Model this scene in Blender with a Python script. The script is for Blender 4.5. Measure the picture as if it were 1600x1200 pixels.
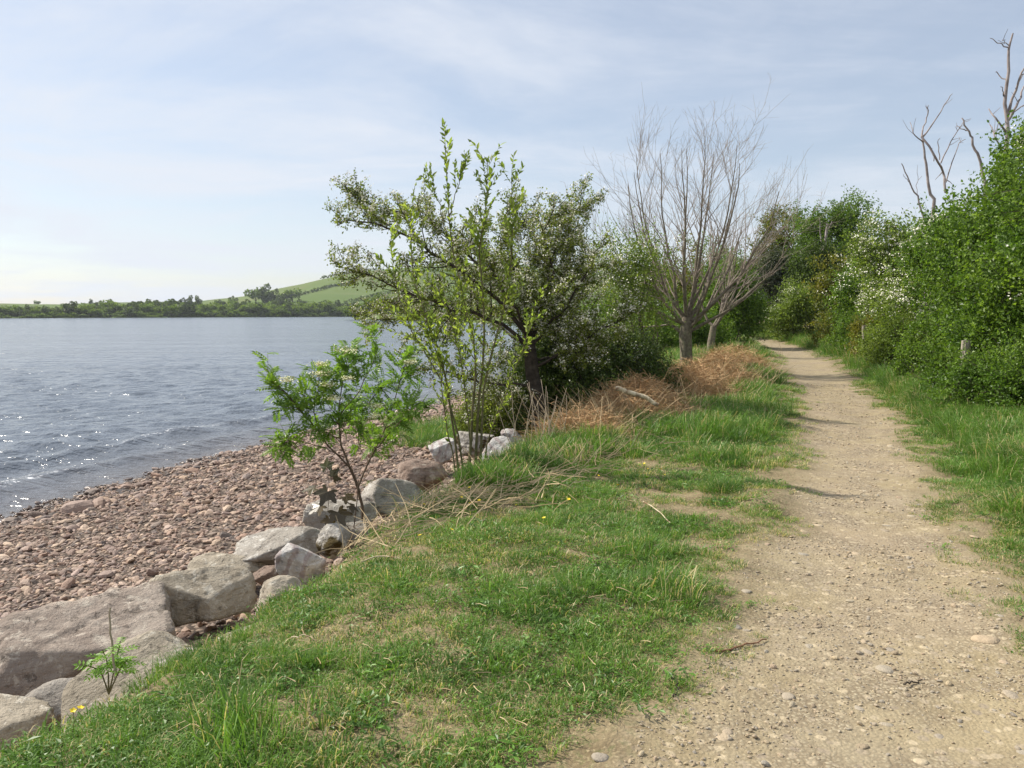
import bpy, math, random
import numpy as np
from mathutils import Vector, Matrix, Euler

for o in list(bpy.data.objects):
    bpy.data.objects.remove(o)
S = bpy.context.scene
COL = S.collection

# ------------------------------------------------------------------ camera
FPX = 1256.0; HOR = 488.0; CAMZ = 1.6
PITCH = math.atan((600 - HOR) / FPX)
cam = bpy.data.cameras.new('camera')
cam.sensor_width = 36; cam.lens = FPX / 1600 * 36
cam.clip_start = 0.05; cam.clip_end = 6000
camo = bpy.data.objects.new('camera', cam); COL.objects.link(camo)
camo.location = (0, 0, CAMZ)
camo.rotation_euler = (math.pi / 2 - PITCH, 0, 0)
S.camera = camo

# ------------------------------------------------------------------ light
SUN_EL = 43.0
SUN_AZ = -66.0            # degrees from +Y towards +X (negative: left)
sd = Vector((math.sin(math.radians(SUN_AZ)) * math.cos(math.radians(SUN_EL)),
             math.cos(math.radians(SUN_AZ)) * math.cos(math.radians(SUN_EL)),
             math.sin(math.radians(SUN_EL))))
sun = bpy.data.lights.new('sun', 'SUN'); sun.energy = 5.0; sun.angle = math.radians(0.6)
sun.color = (1.0, 0.94, 0.84)
suno = bpy.data.objects.new('sun', sun); COL.objects.link(suno)
suno.rotation_euler = sd.to_track_quat('Z', 'Y').to_euler()
suno.location = (0, 0, 30)

W = bpy.data.worlds.new('World'); S.world = W; W.use_nodes = True
wn, wl = W.node_tree.nodes, W.node_tree.links
wn.clear()
wo = wn.new('ShaderNodeOutputWorld'); bg = wn.new('ShaderNodeBackground')
bg.inputs['Strength'].default_value = 0.106
sky = wn.new('ShaderNodeTexSky'); sky.sky_type = 'NISHITA'; sky.sun_disc = False
sky.sun_elevation = math.radians(SUN_EL); sky.sun_rotation = math.radians(SUN_AZ)
sky.air_density = 1.0; sky.dust_density = 0.8; sky.ozone_density = 1.5
tc = wn.new('ShaderNodeTexCoord'); sp = wn.new('ShaderNodeSeparateXYZ')
wl.new(tc.outputs['Generated'], sp.inputs[0])
def wmath(op, a, b=None):
    n = wn.new('ShaderNodeMath'); n.operation = op
    for i, v in enumerate((a, b)):
        if v is None: continue
        if isinstance(v, (int, float)): n.inputs[i].default_value = v
        else: wl.new(v, n.inputs[i])
    return n.outputs[0]
zc = wmath('ADD', wmath('MAXIMUM', sp.outputs[2], 0.0), 0.11)
cx = wmath('DIVIDE', sp.outputs[0], zc); cy = wmath('DIVIDE', sp.outputs[1], zc)
cb = wn.new('ShaderNodeCombineXYZ'); wl.new(cx, cb.inputs[0]); wl.new(cy, cb.inputs[1])
def wnoise(scale, detail, rough, sx, sy, rot, off):
    mp = wn.new('ShaderNodeMapping'); mp.inputs['Scale'].default_value = (sx, sy, 1)
    mp.inputs['Rotation'].default_value = (0, 0, rot); mp.inputs['Location'].default_value = off
    wl.new(cb.outputs[0], mp.inputs[0])
    n = wn.new('ShaderNodeTexNoise'); n.inputs['Scale'].default_value = scale
    n.inputs['Detail'].default_value = detail; n.inputs['Roughness'].default_value = rough
    n.inputs['Distortion'].default_value = 0.6
    wl.new(mp.outputs[0], n.inputs['Vector'])
    return n.outputs['Fac']
n1 = wnoise(0.36, 6, 0.6, 0.9, 1.0, 0.5, (3.1, 1.7, 0))
n2 = wnoise(0.95, 8, 0.66, 0.75, 1.15, -0.35, (0.3, 8.2, 0))
mixn = wmath('ADD', wmath('MULTIPLY', n1, 0.6), wmath('MULTIPLY', n2, 0.4))
rmp = wn.new('ShaderNodeMapRange'); rmp.interpolation_type = 'SMOOTHSTEP'
rmp.inputs[1].default_value = 0.38; rmp.inputs[2].default_value = 0.62
rmp.inputs[3].default_value = 0.36; rmp.inputs[4].default_value = 0.97
wl.new(mixn, rmp.inputs[0])
cm = wn.new('ShaderNodeMixRGB'); wl.new(rmp.outputs[0], cm.inputs[0])
wl.new(sky.outputs[0], cm.inputs[1]); cm.inputs[2].default_value = (6.15, 6.50, 7.15, 1)
wl.new(cm.outputs[0], bg.inputs['Color']); wl.new(bg.outputs[0], wo.inputs[0])

S.view_settings.view_transform = 'Standard'; S.view_settings.look = 'None'
S.view_settings.exposure = 0.32; S.view_settings.gamma = 1.0
S.view_settings.use_curve_mapping = False
S.render.engine = 'CYCLES'
S.cycles.max_bounces = 3; S.cycles.diffuse_bounces = 2; S.cycles.glossy_bounces = 2
S.cycles.transmission_bounces = 3; S.cycles.transparent_max_bounces = 4
S.cycles.caustics_reflective = False; S.cycles.caustics_refractive = False

# ------------------------------------------------------------------ helpers
rng = np.random.default_rng(11)
random.seed(11)
_c, _s = math.cos(PITCH), math.sin(PITCH)
def ray(px, py):
    u = (px - 800) / FPX; v = (600 - py) / FPX
    return np.array([u, _c + v * _s, -_s + v * _c])
def onz(px, py, z):
    """point of the level z seen at a photo pixel"""
    d = ray(px, py); t = (z - CAMZ) / d[2]
    return np.array([0, 0, CAMZ]) + d * t
def at(px, py, Y):
    """point at distance Y seen at a photo pixel"""
    d = ray(px, py); t = Y / d[1]
    return np.array([0, 0, CAMZ]) + d * t

def tag(o, label=None, cat=None, group=None, kind=None):
    if label: o['label'] = label
    if cat: o['category'] = cat
    if group: o['group'] = group
    if kind: o['kind'] = kind
    return o
def empty(name, loc, rz=0.0):
    o = bpy.data.objects.new(name, None); COL.objects.link(o)
    o.location = tuple(float(v) for v in loc); o.rotation_euler = (0, 0, rz)
    o.empty_display_size = 0.1
    return o
def mk_mesh(name, V, tris=None, quads=None, smooth=False, mat=None):
    m = bpy.data.meshes.new(name)
    V = np.asarray(V, dtype=np.float32)
    parts = []; tot = []
    if tris is not None and len(tris):
        t = np.asarray(tris, dtype=np.int32); parts.append(t.ravel()); tot.append(np.full(len(t), 3, np.int32))
    if quads is not None and len(quads):
        q = np.asarray(quads, dtype=np.int32); parts.append(q.ravel()); tot.append(np.full(len(q), 4, np.int32))
    li = np.concatenate(parts); lt = np.concatenate(tot)
    ls = np.concatenate(([0], np.cumsum(lt)[:-1])).astype(np.int32)
    m.vertices.add(len(V)); m.vertices.foreach_set('co', V.ravel())
    m.loops.add(len(li)); m.loops.foreach_set('vertex_index', li)
    m.polygons.add(len(lt)); m.polygons.foreach_set('loop_start', ls)
    m.polygons.foreach_set('use_smooth', np.full(len(lt), smooth, dtype=bool))
    m.update(calc_edges=True)
    if mat: m.materials.append(mat)
    return m
def mk_obj(name, mesh, parent=None, loc=None):
    o = bpy.data.objects.new(name, mesh); COL.objects.link(o)
    if parent is not None: o.parent = parent
    if loc is not None: o.location = tuple(float(v) for v in loc)
    return o
def part(name, V, tris=None, quads=None, mat=None, parent=None, smooth=False, kind=None):
    o = mk_obj(name, mk_mesh(name, V, tris, quads, smooth, mat), parent)
    if kind: o['kind'] = kind
    return o

def _h(ix, iy, seed):
    n = (ix.astype(np.int64) * 374761393 + iy.astype(np.int64) * 668265263 + seed * 1442695041) & 0x7fffffff
    n = ((n ^ (n >> 13)) * 1274126177) & 0x7fffffff
    n = (n ^ (n >> 16)) & 0xffff
    return n / 65535.0
def vnoise(x, y, seed=0):
    x = np.asarray(x, float); y = np.asarray(y, float)
    ix = np.floor(x); iy = np.floor(y); fx = x - ix; fy = y - iy
    fx = fx * fx * (3 - 2 * fx); fy = fy * fy * (3 - 2 * fy)
    a = _h(ix, iy, seed); b = _h(ix + 1, iy, seed); c = _h(ix, iy + 1, seed); d = _h(ix + 1, iy + 1, seed)
    return (a * (1 - fx) + b * fx) * (1 - fy) + (c * (1 - fx) + d * fx) * fy
def fbm(x, y, seed=0, oct=4):
    r = 0; a = 0.5; t = 0
    for i in range(oct):
        r = r + a * vnoise(x * 2 ** i + 17.3 * i, y * 2 ** i - 9.1 * i, seed + i); t += a; a *= 0.5
    return r / t
def sstep(a, b, x):
    t = np.clip((x - a) / (b - a), 0, 1); return t * t * (3 - 2 * t)
def nrm(v):
    return v / np.maximum(np.linalg.norm(v, axis=-1, keepdims=True), 1e-9)
def rdir(n, r=None):
    return nrm((r or rng).normal(size=(n, 3)))

# tubes along polylines: polys = [(points, radii)]
def tubes(polys, sides=5):
    Vs, Qs, off = [], [], 0
    an = np.linspace(0, 2 * math.pi, sides, endpoint=False)
    ca, sa = np.cos(an), np.sin(an)
    for P, R in polys:
        P = np.asarray(P, float); R = np.asarray(R, float); n = len(P)
        T = np.empty_like(P); T[1:-1] = P[2:] - P[:-2]; T[0] = P[1] - P[0]; T[-1] = P[-1] - P[-2]
        T = nrm(T)
        m = nrm(P[-1] - P[0])
        ref = np.array([0.0, 0, 1]) if abs(m[2]) < 0.8 else np.array([1.0, 0, 0])
        A = nrm(np.cross(T, ref)); B = np.cross(T, A)
        ring = P[:, None, :] + R[:, None, None] * (A[:, None, :] * ca[None, :, None] + B[:, None, :] * sa[None, :, None])
        Vs.append(ring.reshape(-1, 3))
        i = np.arange(n - 1)[:, None] * sides; j = np.arange(sides)[None, :]; j2 = (j + 1) % sides
        q = np.stack([i + j, i + j2, i + sides + j2, i + sides + j], -1).reshape(-1, 4) + off
        Qs.append(q); off += n * sides
        # tip cap
        Qs.append(np.array([[off - sides, off - sides + 1, off - sides + min(2, sides - 1), off - 1]]) if sides > 3 else np.array([[off - 3, off - 2, off - 1, off - 1]])[:0])
    return np.concatenate(Vs), np.concatenate(Qs)
def smooth_poly(P, n, jit=0.0, r=None):
    """Catmull-Rom through P, resampled to n points"""
    P = np.asarray(P, float)
    Q = np.vstack([2 * P[0] - P[1], P, 2 * P[-1] - P[-2]])
    k = len(P) - 1
    t = np.linspace(0, k, n); i = np.minimum(t.astype(int), k - 1); f = (t - i)[:, None]
    a, b, c, d = Q[i], Q[i + 1], Q[i + 2], Q[i + 3]
    o = 0.5 * ((2 * b) + (-a + c) * f + (2 * a - 5 * b + 4 * c - d) * f ** 2 + (-a + 3 * b - 3 * c + d) * f ** 3)
    if jit:
        j = (r or rng).normal(size=o.shape) * jit; j[0] = 0
        o = o + j
    return o
# many folded diamond leaves in one mesh
def leaf_faces(P, D, N, L, Wd, fold=0.25):
    n = len(P); D = nrm(D); X = nrm(np.cross(D, N)); Nn = np.cross(X, D)
    L = np.broadcast_to(np.asarray(L, float).reshape(-1, 1), (n, 1)); Wd = np.broadcast_to(np.asarray(Wd, float).reshape(-1, 1), (n, 1))
    mid = P + D * L * 0.45
    l = mid + X * Wd * 0.5 + Nn * Wd * fold; r_ = mid - X * Wd * 0.5 + Nn * Wd * fold
    tip = P + D * L - Nn * L * 0.08
    V = np.stack([P, l, tip, r_], 1).reshape(-1, 3)
    b = np.arange(n)[:, None] * 4
    T = np.concatenate([b + np.array([0, 1, 2]), b + np.array([0, 2, 3])], 1).reshape(-1, 3)
    return V, T

# ------------------------------------------------------------------ materials
def newmat(name):
    m = bpy.data.materials.new(name); m.use_nodes = True
    nt = m.node_tree; nt.nodes.clear()
    out = nt.nodes.new('ShaderNodeOutputMaterial')
    return m, nt, out
class NB:
    def __init__(s, name):
        s.m, s.nt, s.out = newmat(name); s.n = s.nt.nodes; s.l = s.nt.links
    def node(s, t, **kw):
        n = s.n.new(t)
        for k, v in kw.items(): setattr(n, k, v)
        return n
    def put(s, sock, v):
        if v is None: return
        if hasattr(v, 'is_linked') or isinstance(v, bpy.types.NodeSocket): s.l.new(v, sock)
        elif isinstance(v, (tuple, list)) and len(v) == 3 and sock.type == 'RGBA': sock.default_value = (*v, 1)
        else: sock.default_value = v
    def math(s, op, a, b=None, clamp=False):
        n = s.node('ShaderNodeMath', operation=op, use_clamp=clamp); s.put(n.inputs[0], a); s.put(n.inputs[1], b); return n.outputs[0]
    def mix(s, f, a, b, bt='MIX'):
        n = s.node('ShaderNodeMixRGB', blend_type=bt); s.put(n.inputs[0], f); s.put(n.inputs[1], a); s.put(n.inputs[2], b); return n.outputs[0]
    def noise(s, scale, detail=4, rough=0.55, vec=None, dist=0.0, out='Fac'):
        n = s.node('ShaderNodeTexNoise'); n.inputs['Scale'].default_value = scale; n.inputs['Detail'].default_value = detail
        n.inputs['Roughness'].default_value = rough; n.inputs['Distortion'].default_value = dist
        if vec is not None: s.l.new(vec, n.inputs['Vector'])
        return n.outputs[out]
    def voro(s, scale, vec=None, feature='F1', out='Distance', rnd=1.0):
        n = s.node('ShaderNodeTexVoronoi', feature=feature); n.inputs['Scale'].default_value = scale
        n.inputs['Randomness'].default_value = rnd
        if vec is not None: s.l.new(vec, n.inputs['Vector'])
        return n.outputs[out]
    def ramp(s, f, a, b, lo=0.0, hi=1.0, smooth=True):
        n = s.node('ShaderNodeMapRange', interpolation_type='SMOOTHSTEP' if smooth else 'LINEAR')
        s.put(n.inputs[0], f); n.inputs[1].default_value = a; n.inputs[2].default_value = b; n.inputs[3].default_value = lo; n.inputs[4].default_value = hi
        return n.outputs[0]
    def attr(s, name, out='Fac'):
        n = s.node('ShaderNodeAttribute', attribute_name=name); return n.outputs[out]
    def pos(s):
        return s.node('ShaderNodeNewGeometry').outputs['Position']
    def objc(s):
        return s.node('ShaderNodeTexCoord').outputs['Object']
    def bump(s, h, strength=0.5, dist=0.02, nrm_=None):
        n = s.node('ShaderNodeBump'); n.inputs['Strength'].default_value = strength; n.inputs['Distance'].default_value = dist
        s.l.new(h, n.inputs['Height'])
        if nrm_ is not None: s.l.new(nrm_, n.inputs['Normal'])
        return n.outputs[0]
    def principled(s, col, rough=0.8, normal=None, spec=0.3):
        p = s.node('ShaderNodeBsdfPrincipled'); s.put(p.inputs['Base Color'], col); s.put(p.inputs['Roughness'], rough)
        p.inputs['Specular IOR Level'].default_value = spec
        if normal is not None: s.l.new(normal, p.inputs['Normal'])
        return p
    def done(s, shader):
        s.l.new(shader, s.out.inputs['Surface']); return s.m

def leaf_mat(name, c1, c2, c3, trans=0.35, rough=0.45, inst=False, spec=0.35, tcol=(1.25, 1.35, 0.6)):
    b = NB(name)
    g = b.node('ShaderNodeNewGeometry')
    r = g.outputs['Random Per Island']
    if inst:
        r2 = b.node('ShaderNodeObjectInfo').outputs['Random']
        r = b.math('FRACT', b.math('ADD', b.math('MULTIPLY', r, 0.55), r2))
    big = b.noise(0.9, 3, 0.5, b.pos())
    col = b.mix(b.ramp(r, 0.0, 1.0, smooth=False), c1, c2)
    col = b.mix(b.ramp(big, 0.42, 0.68), col, c3)
    col = b.mix(b.ramp(b.noise(2.3, 3, 0.6, b.pos()), 0.40, 0.66, 0, 0.65), col, b.mix(1.0, col, (1.55, 1.38, 1.2), 'MULTIPLY'))
    col = b.mix(0.55, col, b.mix(r, (0.4, 0.42, 0.4), (1.6, 1.55, 1.5)), 'MULTIPLY')
    p = b.principled(col, rough, spec=spec)
    t = b.node('ShaderNodeBsdfTranslucent'); b.l.new(b.mix(1.0, col, tcol, 'MULTIPLY'), t.inputs[0])
    mx = b.node('ShaderNodeMixShader'); mx.inputs[0].default_value = trans
    b.l.new(p.outputs[0], mx.inputs[1]); b.l.new(t.outputs[0], mx.inputs[2])
    return b.done(mx.outputs[0])
def bark_mat(name, c1, c2, scale=14, lich=None):
    b = NB(name); v = b.objc()
    n = b.noise(scale, 5, 0.65, v)
    col = b.mix(b.ramp(n, 0.3, 0.7), c1, c2)
    if lich: col = b.mix(b.ramp(b.noise(scale * 0.45, 4, 0.6, v), 0.52, 0.66), col, lich)
    return b.done(b.principled(col, 0.9, b.bump(n, 0.6, 0.015)).outputs[0])
def plain_mat(name, c1, c2, rough=0.8, scale=6.0, spec=0.25):
    b = NB(name)
    r = b.node('ShaderNodeNewGeometry').outputs['Random Per Island']
    col = b.mix(b.math('ADD', b.math('MULTIPLY', r, 0.75), b.math('MULTIPLY', b.noise(scale, 3, 0.6, b.pos()), 0.25)), c1, c2)
    return b.done(b.principled(col, rough, spec=spec).outputs[0])

M = {}
M['hedge'] = leaf_mat('hedge_leaf', (0.072, 0.138, 0.020), (0.165, 0.255, 0.040), (0.095, 0.175, 0.028), 0.4)
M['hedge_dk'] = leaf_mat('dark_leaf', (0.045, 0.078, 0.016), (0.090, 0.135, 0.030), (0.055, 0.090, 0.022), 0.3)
M['hedge_lt'] = leaf_mat('light_leaf', (0.115, 0.175, 0.032), (0.210, 0.280, 0.060), (0.140, 0.200, 0.045), 0.42)
M['hedge_br'] = leaf_mat('bronze_leaf', (0.110, 0.135, 0.022), (0.200, 0.185, 0.034), (0.110, 0.160, 0.028), 0.38)
M['greytwig_leaf'] = leaf_mat('grey_leaf', (0.060, 0.080, 0.045), (0.090, 0.110, 0.065), (0.050, 0.070, 0.040), 0.25)
M['haw'] = leaf_mat('hawthorn_leaf', (0.110, 0.150, 0.028), (0.210, 0.255, 0.060), (0.140, 0.180, 0.045), 0.45)
M['willow'] = leaf_mat('willow_leaf', (0.17, 0.235, 0.045), (0.30, 0.375, 0.10), (0.21, 0.28, 0.07), 0.5, inst=True)
M['rowan'] = leaf_mat('rowan_leaf', (0.105, 0.200, 0.030), (0.205, 0.330, 0.058), (0.14, 0.245, 0.04), 0.44, inst=True)
M['syc'] = leaf_mat('sycamore_leaf', (0.055, 0.040, 0.018), (0.090, 0.065, 0.030), (0.050, 0.060, 0.018), 0.25, inst=True, spec=0.6, rough=0.35)
M['seedling'] = leaf_mat('seedling_leaf', (0.110, 0.240, 0.025), (0.190, 0.340, 0.045), (0.13, 0.27, 0.03), 0.45, inst=True)
M['far'] = leaf_mat('far_leaf', (0.085, 0.135, 0.024), (0.150, 0.205, 0.042), (0.105, 0.165, 0.034), 0.45, inst=True)
M['far_dk'] = leaf_mat('far_dark_leaf', (0.050, 0.075, 0.030), (0.085, 0.115, 0.042), (0.060, 0.090, 0.034), 0.45, inst=True)
M['blossom'] = plain_mat('blossom', (0.72, 0.68, 0.50), (0.88, 0.86, 0.74), 0.7)
M['cream'] = plain_mat('cream_flower', (0.68, 0.66, 0.36), (0.80, 0.78, 0.52), 0.7)
M['bark'] = bark_mat('bark', (0.055, 0.042, 0.030), (0.13, 0.105, 0.078), 16)
M['bark_dk'] = bark_mat('dark_bark', (0.028, 0.022, 0.016), (0.075, 0.060, 0.045), 16)
M['bark_ash'] = bark_mat('grey_bark', (0.105, 0.086, 0.062), (0.24, 0.20, 0.145), 14, (0.20, 0.19, 0.11))
M['twig'] = bark_mat('twig_bark', (0.24, 0.190, 0.150), (0.41, 0.34, 0.275), 10)
M['stemgreen'] = bark_mat('green_stem', (0.10, 0.095, 0.040), (0.19, 0.16, 0.085), 16)
M['stemred'] = bark_mat('red_stem', (0.080, 0.055, 0.036), (0.15, 0.105, 0.070), 16)
M['deadwood'] = bark_mat('dead_wood', (0.20, 0.165, 0.155), (0.40, 0.345, 0.325), 5)
M['logwood'] = bark_mat('peeled_wood', (0.42, 0.33, 0.20), (0.70, 0.60, 0.42), 18, (0.22, 0.13, 0.07))
M['stick'] = bark_mat('stick_wood', (0.17, 0.085, 0.045), (0.28, 0.15, 0.085), 20)
M['post'] = bark_mat('weathered_post', (0.22, 0.19, 0.15), (0.40, 0.35, 0.28), 10)
M['straw'] = plain_mat('straw', (0.28, 0.19, 0.095), (0.56, 0.44, 0.26), 0.75, 2.0)
M['bracken'] = plain_mat('bracken', (0.26, 0.135, 0.055), (0.70, 0.47, 0.25), 0.8, 1.5)
M['greystalk'] = plain_mat('grey_stalk', (0.26, 0.20, 0.14), (0.46, 0.38, 0.28), 0.8, 2.0)
M['petal'] = plain_mat('yellow_petal', (0.80, 0.56, 0.010), (0.86, 0.66, 0.02), 0.35, spec=0.5)
M['wire'] = plain_mat('wire', (0.25, 0.24, 0.23), (0.32, 0.31, 0.30), 0.5)

def grass_mat(name, green1, green2, dry, dryamt):
    b = NB(name)
    r = b.node('ShaderNodeNewGeometry').outputs['Random Per Island']
    oi = b.node('ShaderNodeObjectInfo').outputs['Random']
    big = b.noise(0.75, 4, 0.6, b.pos())
    col = b.mix(b.math('FRACT', b.math('ADD', b.math('MULTIPLY', r, 0.7), oi)), green1, green2)
    col = b.mix(b.ramp(big, 0.40, 0.66, 0, 0.5), col, (0.165, 0.280, 0.045))
    col = b.mix(b.ramp(b.noise(1.9, 4, 0.6, b.pos()), 0.44, 0.64, 0, 0.75), col, (0.070, 0.150, 0.026))
    at_ = b.node('ShaderNodeAttribute', attribute_name='dry', attribute_type='INSTANCER').outputs['Fac']
    f = b.math('LESS_THAN', b.math('FRACT', b.math('ADD', b.math('MULTIPLY', r, 3.7), oi)), b.math('ADD', at_, dryamt))
    col = b.mix(f, col, b.mix(r, dry, (dry[0] * 1.5, dry[1] * 1.5, dry[2] * 1.5)))
    p = b.principled(col, 0.5, spec=0.35)
    t = b.node('ShaderNodeBsdfTranslucent'); b.l.new(b.mix(1.0, col, (1.2, 1.3, 0.6), 'MULTIPLY'), t.inputs[0])
    mx = b.node('ShaderNodeMixShader'); mx.inputs[0].default_value = 0.35
    b.l.new(p.outputs[0], mx.inputs[1]); b.l.new(t.outputs[0], mx.inputs[2])
    return b.done(mx.outputs[0])
M['grass'] = grass_mat('grass_blade', (0.105, 0.212, 0.036), (0.205, 0.340, 0.070), (0.48, 0.39, 0.21), 0.05)

def terrain_mat():
    b = NB('terrain'); v = b.pos()
    path = b.attr('path'); beach = b.attr('beach'); wet = b.attr('wet')
    nf = b.noise(55, 5, 0.7, v); nm = b.noise(6.5, 5, 0.6, v); nl = b.noise(1.1, 4, 0.55, v)
    soil = b.mix(b.ramp(nm, 0.3, 0.7), (0.150, 0.112, 0.062), (0.250, 0.195, 0.112))
    soil = b.mix(b.ramp(b.noise(26, 5, 0.7, v), 0.50, 0.62, 0, 0.6), soil, (0.095, 0.115, 0.040))
    soil = b.mix(b.ramp(b.noise(48, 4, 0.7, v), 0.52, 0.62, 0, 0.7), soil, (0.36, 0.29, 0.17))
    # trodden earth and fine gravel
    dirt = b.mix(b.ramp(nm, 0.3, 0.72), (0.282, 0.222, 0.126), (0.362, 0.294, 0.178))
    dirt = b.mix(b.ramp(nl, 0.35, 0.7, 0, 0.55), dirt, (0.335, 0.285, 0.205))
    wv = b.mix(0.035, v, b.noise(14, 3, 0.6, v, out='Color'), 'ADD'); vc = b.voro(58, wv, out='Color'); vd = b.voro(58, wv)
    sep = b.node('ShaderNodeSeparateColor'); b.l.new(vc, sep.inputs[0])
    gcol = b.mix(sep.outputs[0], (0.222, 0.180, 0.121), (0.46, 0.395, 0.268))
    gcol = b.mix(b.ramp(vd, 0.25, 0.6), gcol, (0.20, 0.155, 0.10))
    gm = b.ramp(b.noise(2.2, 5, 0.7, v), 0.42, 0.62, 0.15, 0.85)
    dirt = b.mix(b.ramp(b.noise(0.55, 4, 0.6, v), 0.45, 0.7, 0, 0.7), dirt, (0.345, 0.262, 0.180))
    dirt = b.mix(gm, dirt, gcol)
    v2 = b.voro(21, wv, out='Color'); s2 = b.node('ShaderNodeSeparateColor'); b.l.new(v2, s2.inputs[0])
    dirt = b.mix(b.math('MULTIPLY', b.ramp(s2.outputs[1], 0.62, 0.66), b.ramp(b.voro(21, wv), 0.52, 0.36, 0, 0.75)), dirt, b.mix(s2.outputs[0], (0.26, 0.21, 0.155), (0.50, 0.41, 0.27)))
    dirt = b.mix(0.45, dirt, b.mix(nf, (0.55, 0.55, 0.55), (1.5, 1.5, 1.5)), 'MULTIPLY')
    vb = b.voro(24, v, out='Color'); sb = b.node('ShaderNodeSeparateColor'); b.l.new(vb, sb.inputs[0])
    bed = b.mix(sb.outputs[0], (0.13, 0.095, 0.075), (0.29, 0.225, 0.175))
    bed = b.mix(b.ramp(b.voro(24, v), 0.3, 0.65), bed, (0.06, 0.045, 0.035))
    bed = b.mix(wet, bed, (0.045, 0.033, 0.025))
    col = b.mix(path, soil, dirt); col = b.mix(beach, col, bed)
    h = b.math('ADD', b.math('MULTIPLY', nf, 0.5), b.math('MULTIPLY', b.math('SUBTRACT', 1.0, vd), 0.8))
    rough = b.mix(wet, (0.95,) * 3, (0.35,) * 3)
    return b.done(b.principled(col, rough, b.bump(h, 0.5, 0.012), 0.2).outputs[0])
M['terrain'] = terrain_mat()

def rock_mat(name, c1, c2, lich, lamt=0.55, moss=None, streak=None):
    b = NB(name); v = b.objc()
    n1 = b.noise(2.6, 7, 0.65, v, 0.4); n2 = b.noise(16, 6, 0.7, v); n3 = b.noise(60, 4, 0.7, v)
    col = b.mix(b.ramp(n1, 0.32, 0.68), c1, c2)
    col = b.mix(b.ramp(b.noise(5.0, 6, 0.7, v, 0.6), lamt, lamt + 0.1), col, lich)
    col = b.mix(b.ramp(b.noise(11, 5, 0.7, v, 0.5), 0.56, 0.63, 0, 0.6), col, (min(lich[0] * 1.25, .75), min(lich[1] * 1.25, .75), min(lich[2] * 1.25, .75)))
    col = b.mix(b.ramp(n2, 0.58, 0.68, 0, 0.75), col, (c1[0] * 0.45, c1[1] * 0.45, c1[2] * 0.45))
    if streak:
        w = b.node('ShaderNodeTexWave'); w.inputs['Scale'].default_value = 2.2; w.inputs['Distortion'].default_value = 9
        w.inputs['Detail'].default_value = 4; b.l.new(v, w.inputs['Vector'])
        col = b.mix(b.ramp(w.outputs['Fac'], 0.55, 0.9, 0, 0.6), col, streak)
    if moss: col = b.mix(b.ramp(b.noise(3.2, 5, 0.65, v), 0.50, 0.60), col, moss)
    col = b.mix(0.4, col, b.mix(n3, (0.55, 0.55, 0.55), (1.45, 1.45, 1.45)), 'MULTIPLY')
    pit = b.ramp(b.noise(7.5, 6, 0.7, v, 0.3), 0.30, 0.42)
    col = b.mix(b.math('MULTIPLY', b.math('SUBTRACT', 1.0, pit), 0.35), col, (0.09, 0.07, 0.05))
    lay = b.noise(3.4, 6, 0.6, b.mix(1.0, v, (0.6, 0.6, 3.2), 'MULTIPLY'))
    h = b.math('ADD', b.math('ADD', b.math('MULTIPLY', n2, 0.7), b.math('MULTIPLY', n3, 0.25)), b.math('ADD', b.math('MULTIPLY', pit, 0.5), b.math('MULTIPLY', lay, 1.2)))
    return b.done(b.principled(col, 0.88, b.bump(h, 0.9, 0.05), 0.25).outputs[0])
M['rock_pink'] = rock_mat('pinkish_sandstone', (0.270, 0.215, 0.175), (0.410, 0.345, 0.285), (0.480, 0.420, 0.345), 0.54)
M['rock_tan'] = rock_mat('tan_stone', (0.320, 0.272, 0.205), (0.470, 0.410, 0.320), (0.540, 0.500, 0.420), 0.56)
M['rock_grey'] = rock_mat('grey_stone', (0.300, 0.265, 0.225), (0.440, 0.400, 0.345), (0.560, 0.530, 0.480), 0.56)
M['rock_white'] = rock_mat('white_lichen_stone', (0.425, 0.400, 0.375), (0.625, 0.600, 0.562), (0.775, 0.750, 0.712), 0.5, streak=(0.338, 0.250, 0.237))
M['rock_brown'] = rock_mat('brown_stone', (0.223, 0.159, 0.124), (0.351, 0.263, 0.209), (0.459, 0.392, 0.324), 0.58)
M['rock_moss'] = rock_mat('mossy_stone', (0.312, 0.282, 0.240), (0.528, 0.492, 0.444), (0.624, 0.588, 0.540), 0.5, moss=(0.072, 0.050, 0.014))
def pebble_mat(name, inst=True, ramp_cols=None, rough=0.75):
    b = NB(name)
    oi = b.node('ShaderNodeObjectInfo').outputs['Random']
    cr = b.node('ShaderNodeValToRGB'); e = cr.color_ramp.elements
    cols = ramp_cols
    e[0].position = 0; e[0].color = (*cols[0], 1); e[1].position = 1; e[1].color = (*cols[-1], 1)
    for i, c in enumerate(cols[1:-1]):
        k = e.new((i + 1) / (len(cols) - 1)); k.color = (*c, 1)
    b.l.new(oi, cr.inputs[0])
    v = b.objc(); n = b.noise(3.0, 4, 0.6, v)
    col = b.mix(0.5, cr.outputs[0], b.mix(n, (0.5, 0.5, 0.5), (1.5, 1.5, 1.5)), 'MULTIPLY')
    pz = b.node('ShaderNodeSeparateXYZ'); b.l.new(b.pos(), pz.inputs[0])
    wet = b.ramp(b.math('ADD', pz.outputs[2], b.math('MULTIPLY', n, 0.04)), WZ + 0.02, WZ + 0.13, 1, 0)
    col = b.mix(wet, col, b.mix(1.0, col, (0.36, 0.33, 0.30), 'MULTIPLY'))
    rg = b.mix(wet, (rough,) * 3, (0.2,) * 3)
    return b.done(b.principled(col, rg, b.bump(n, 0.3, 0.05), 0.4).outputs[0])
WZ = -1.5        # water level
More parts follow.
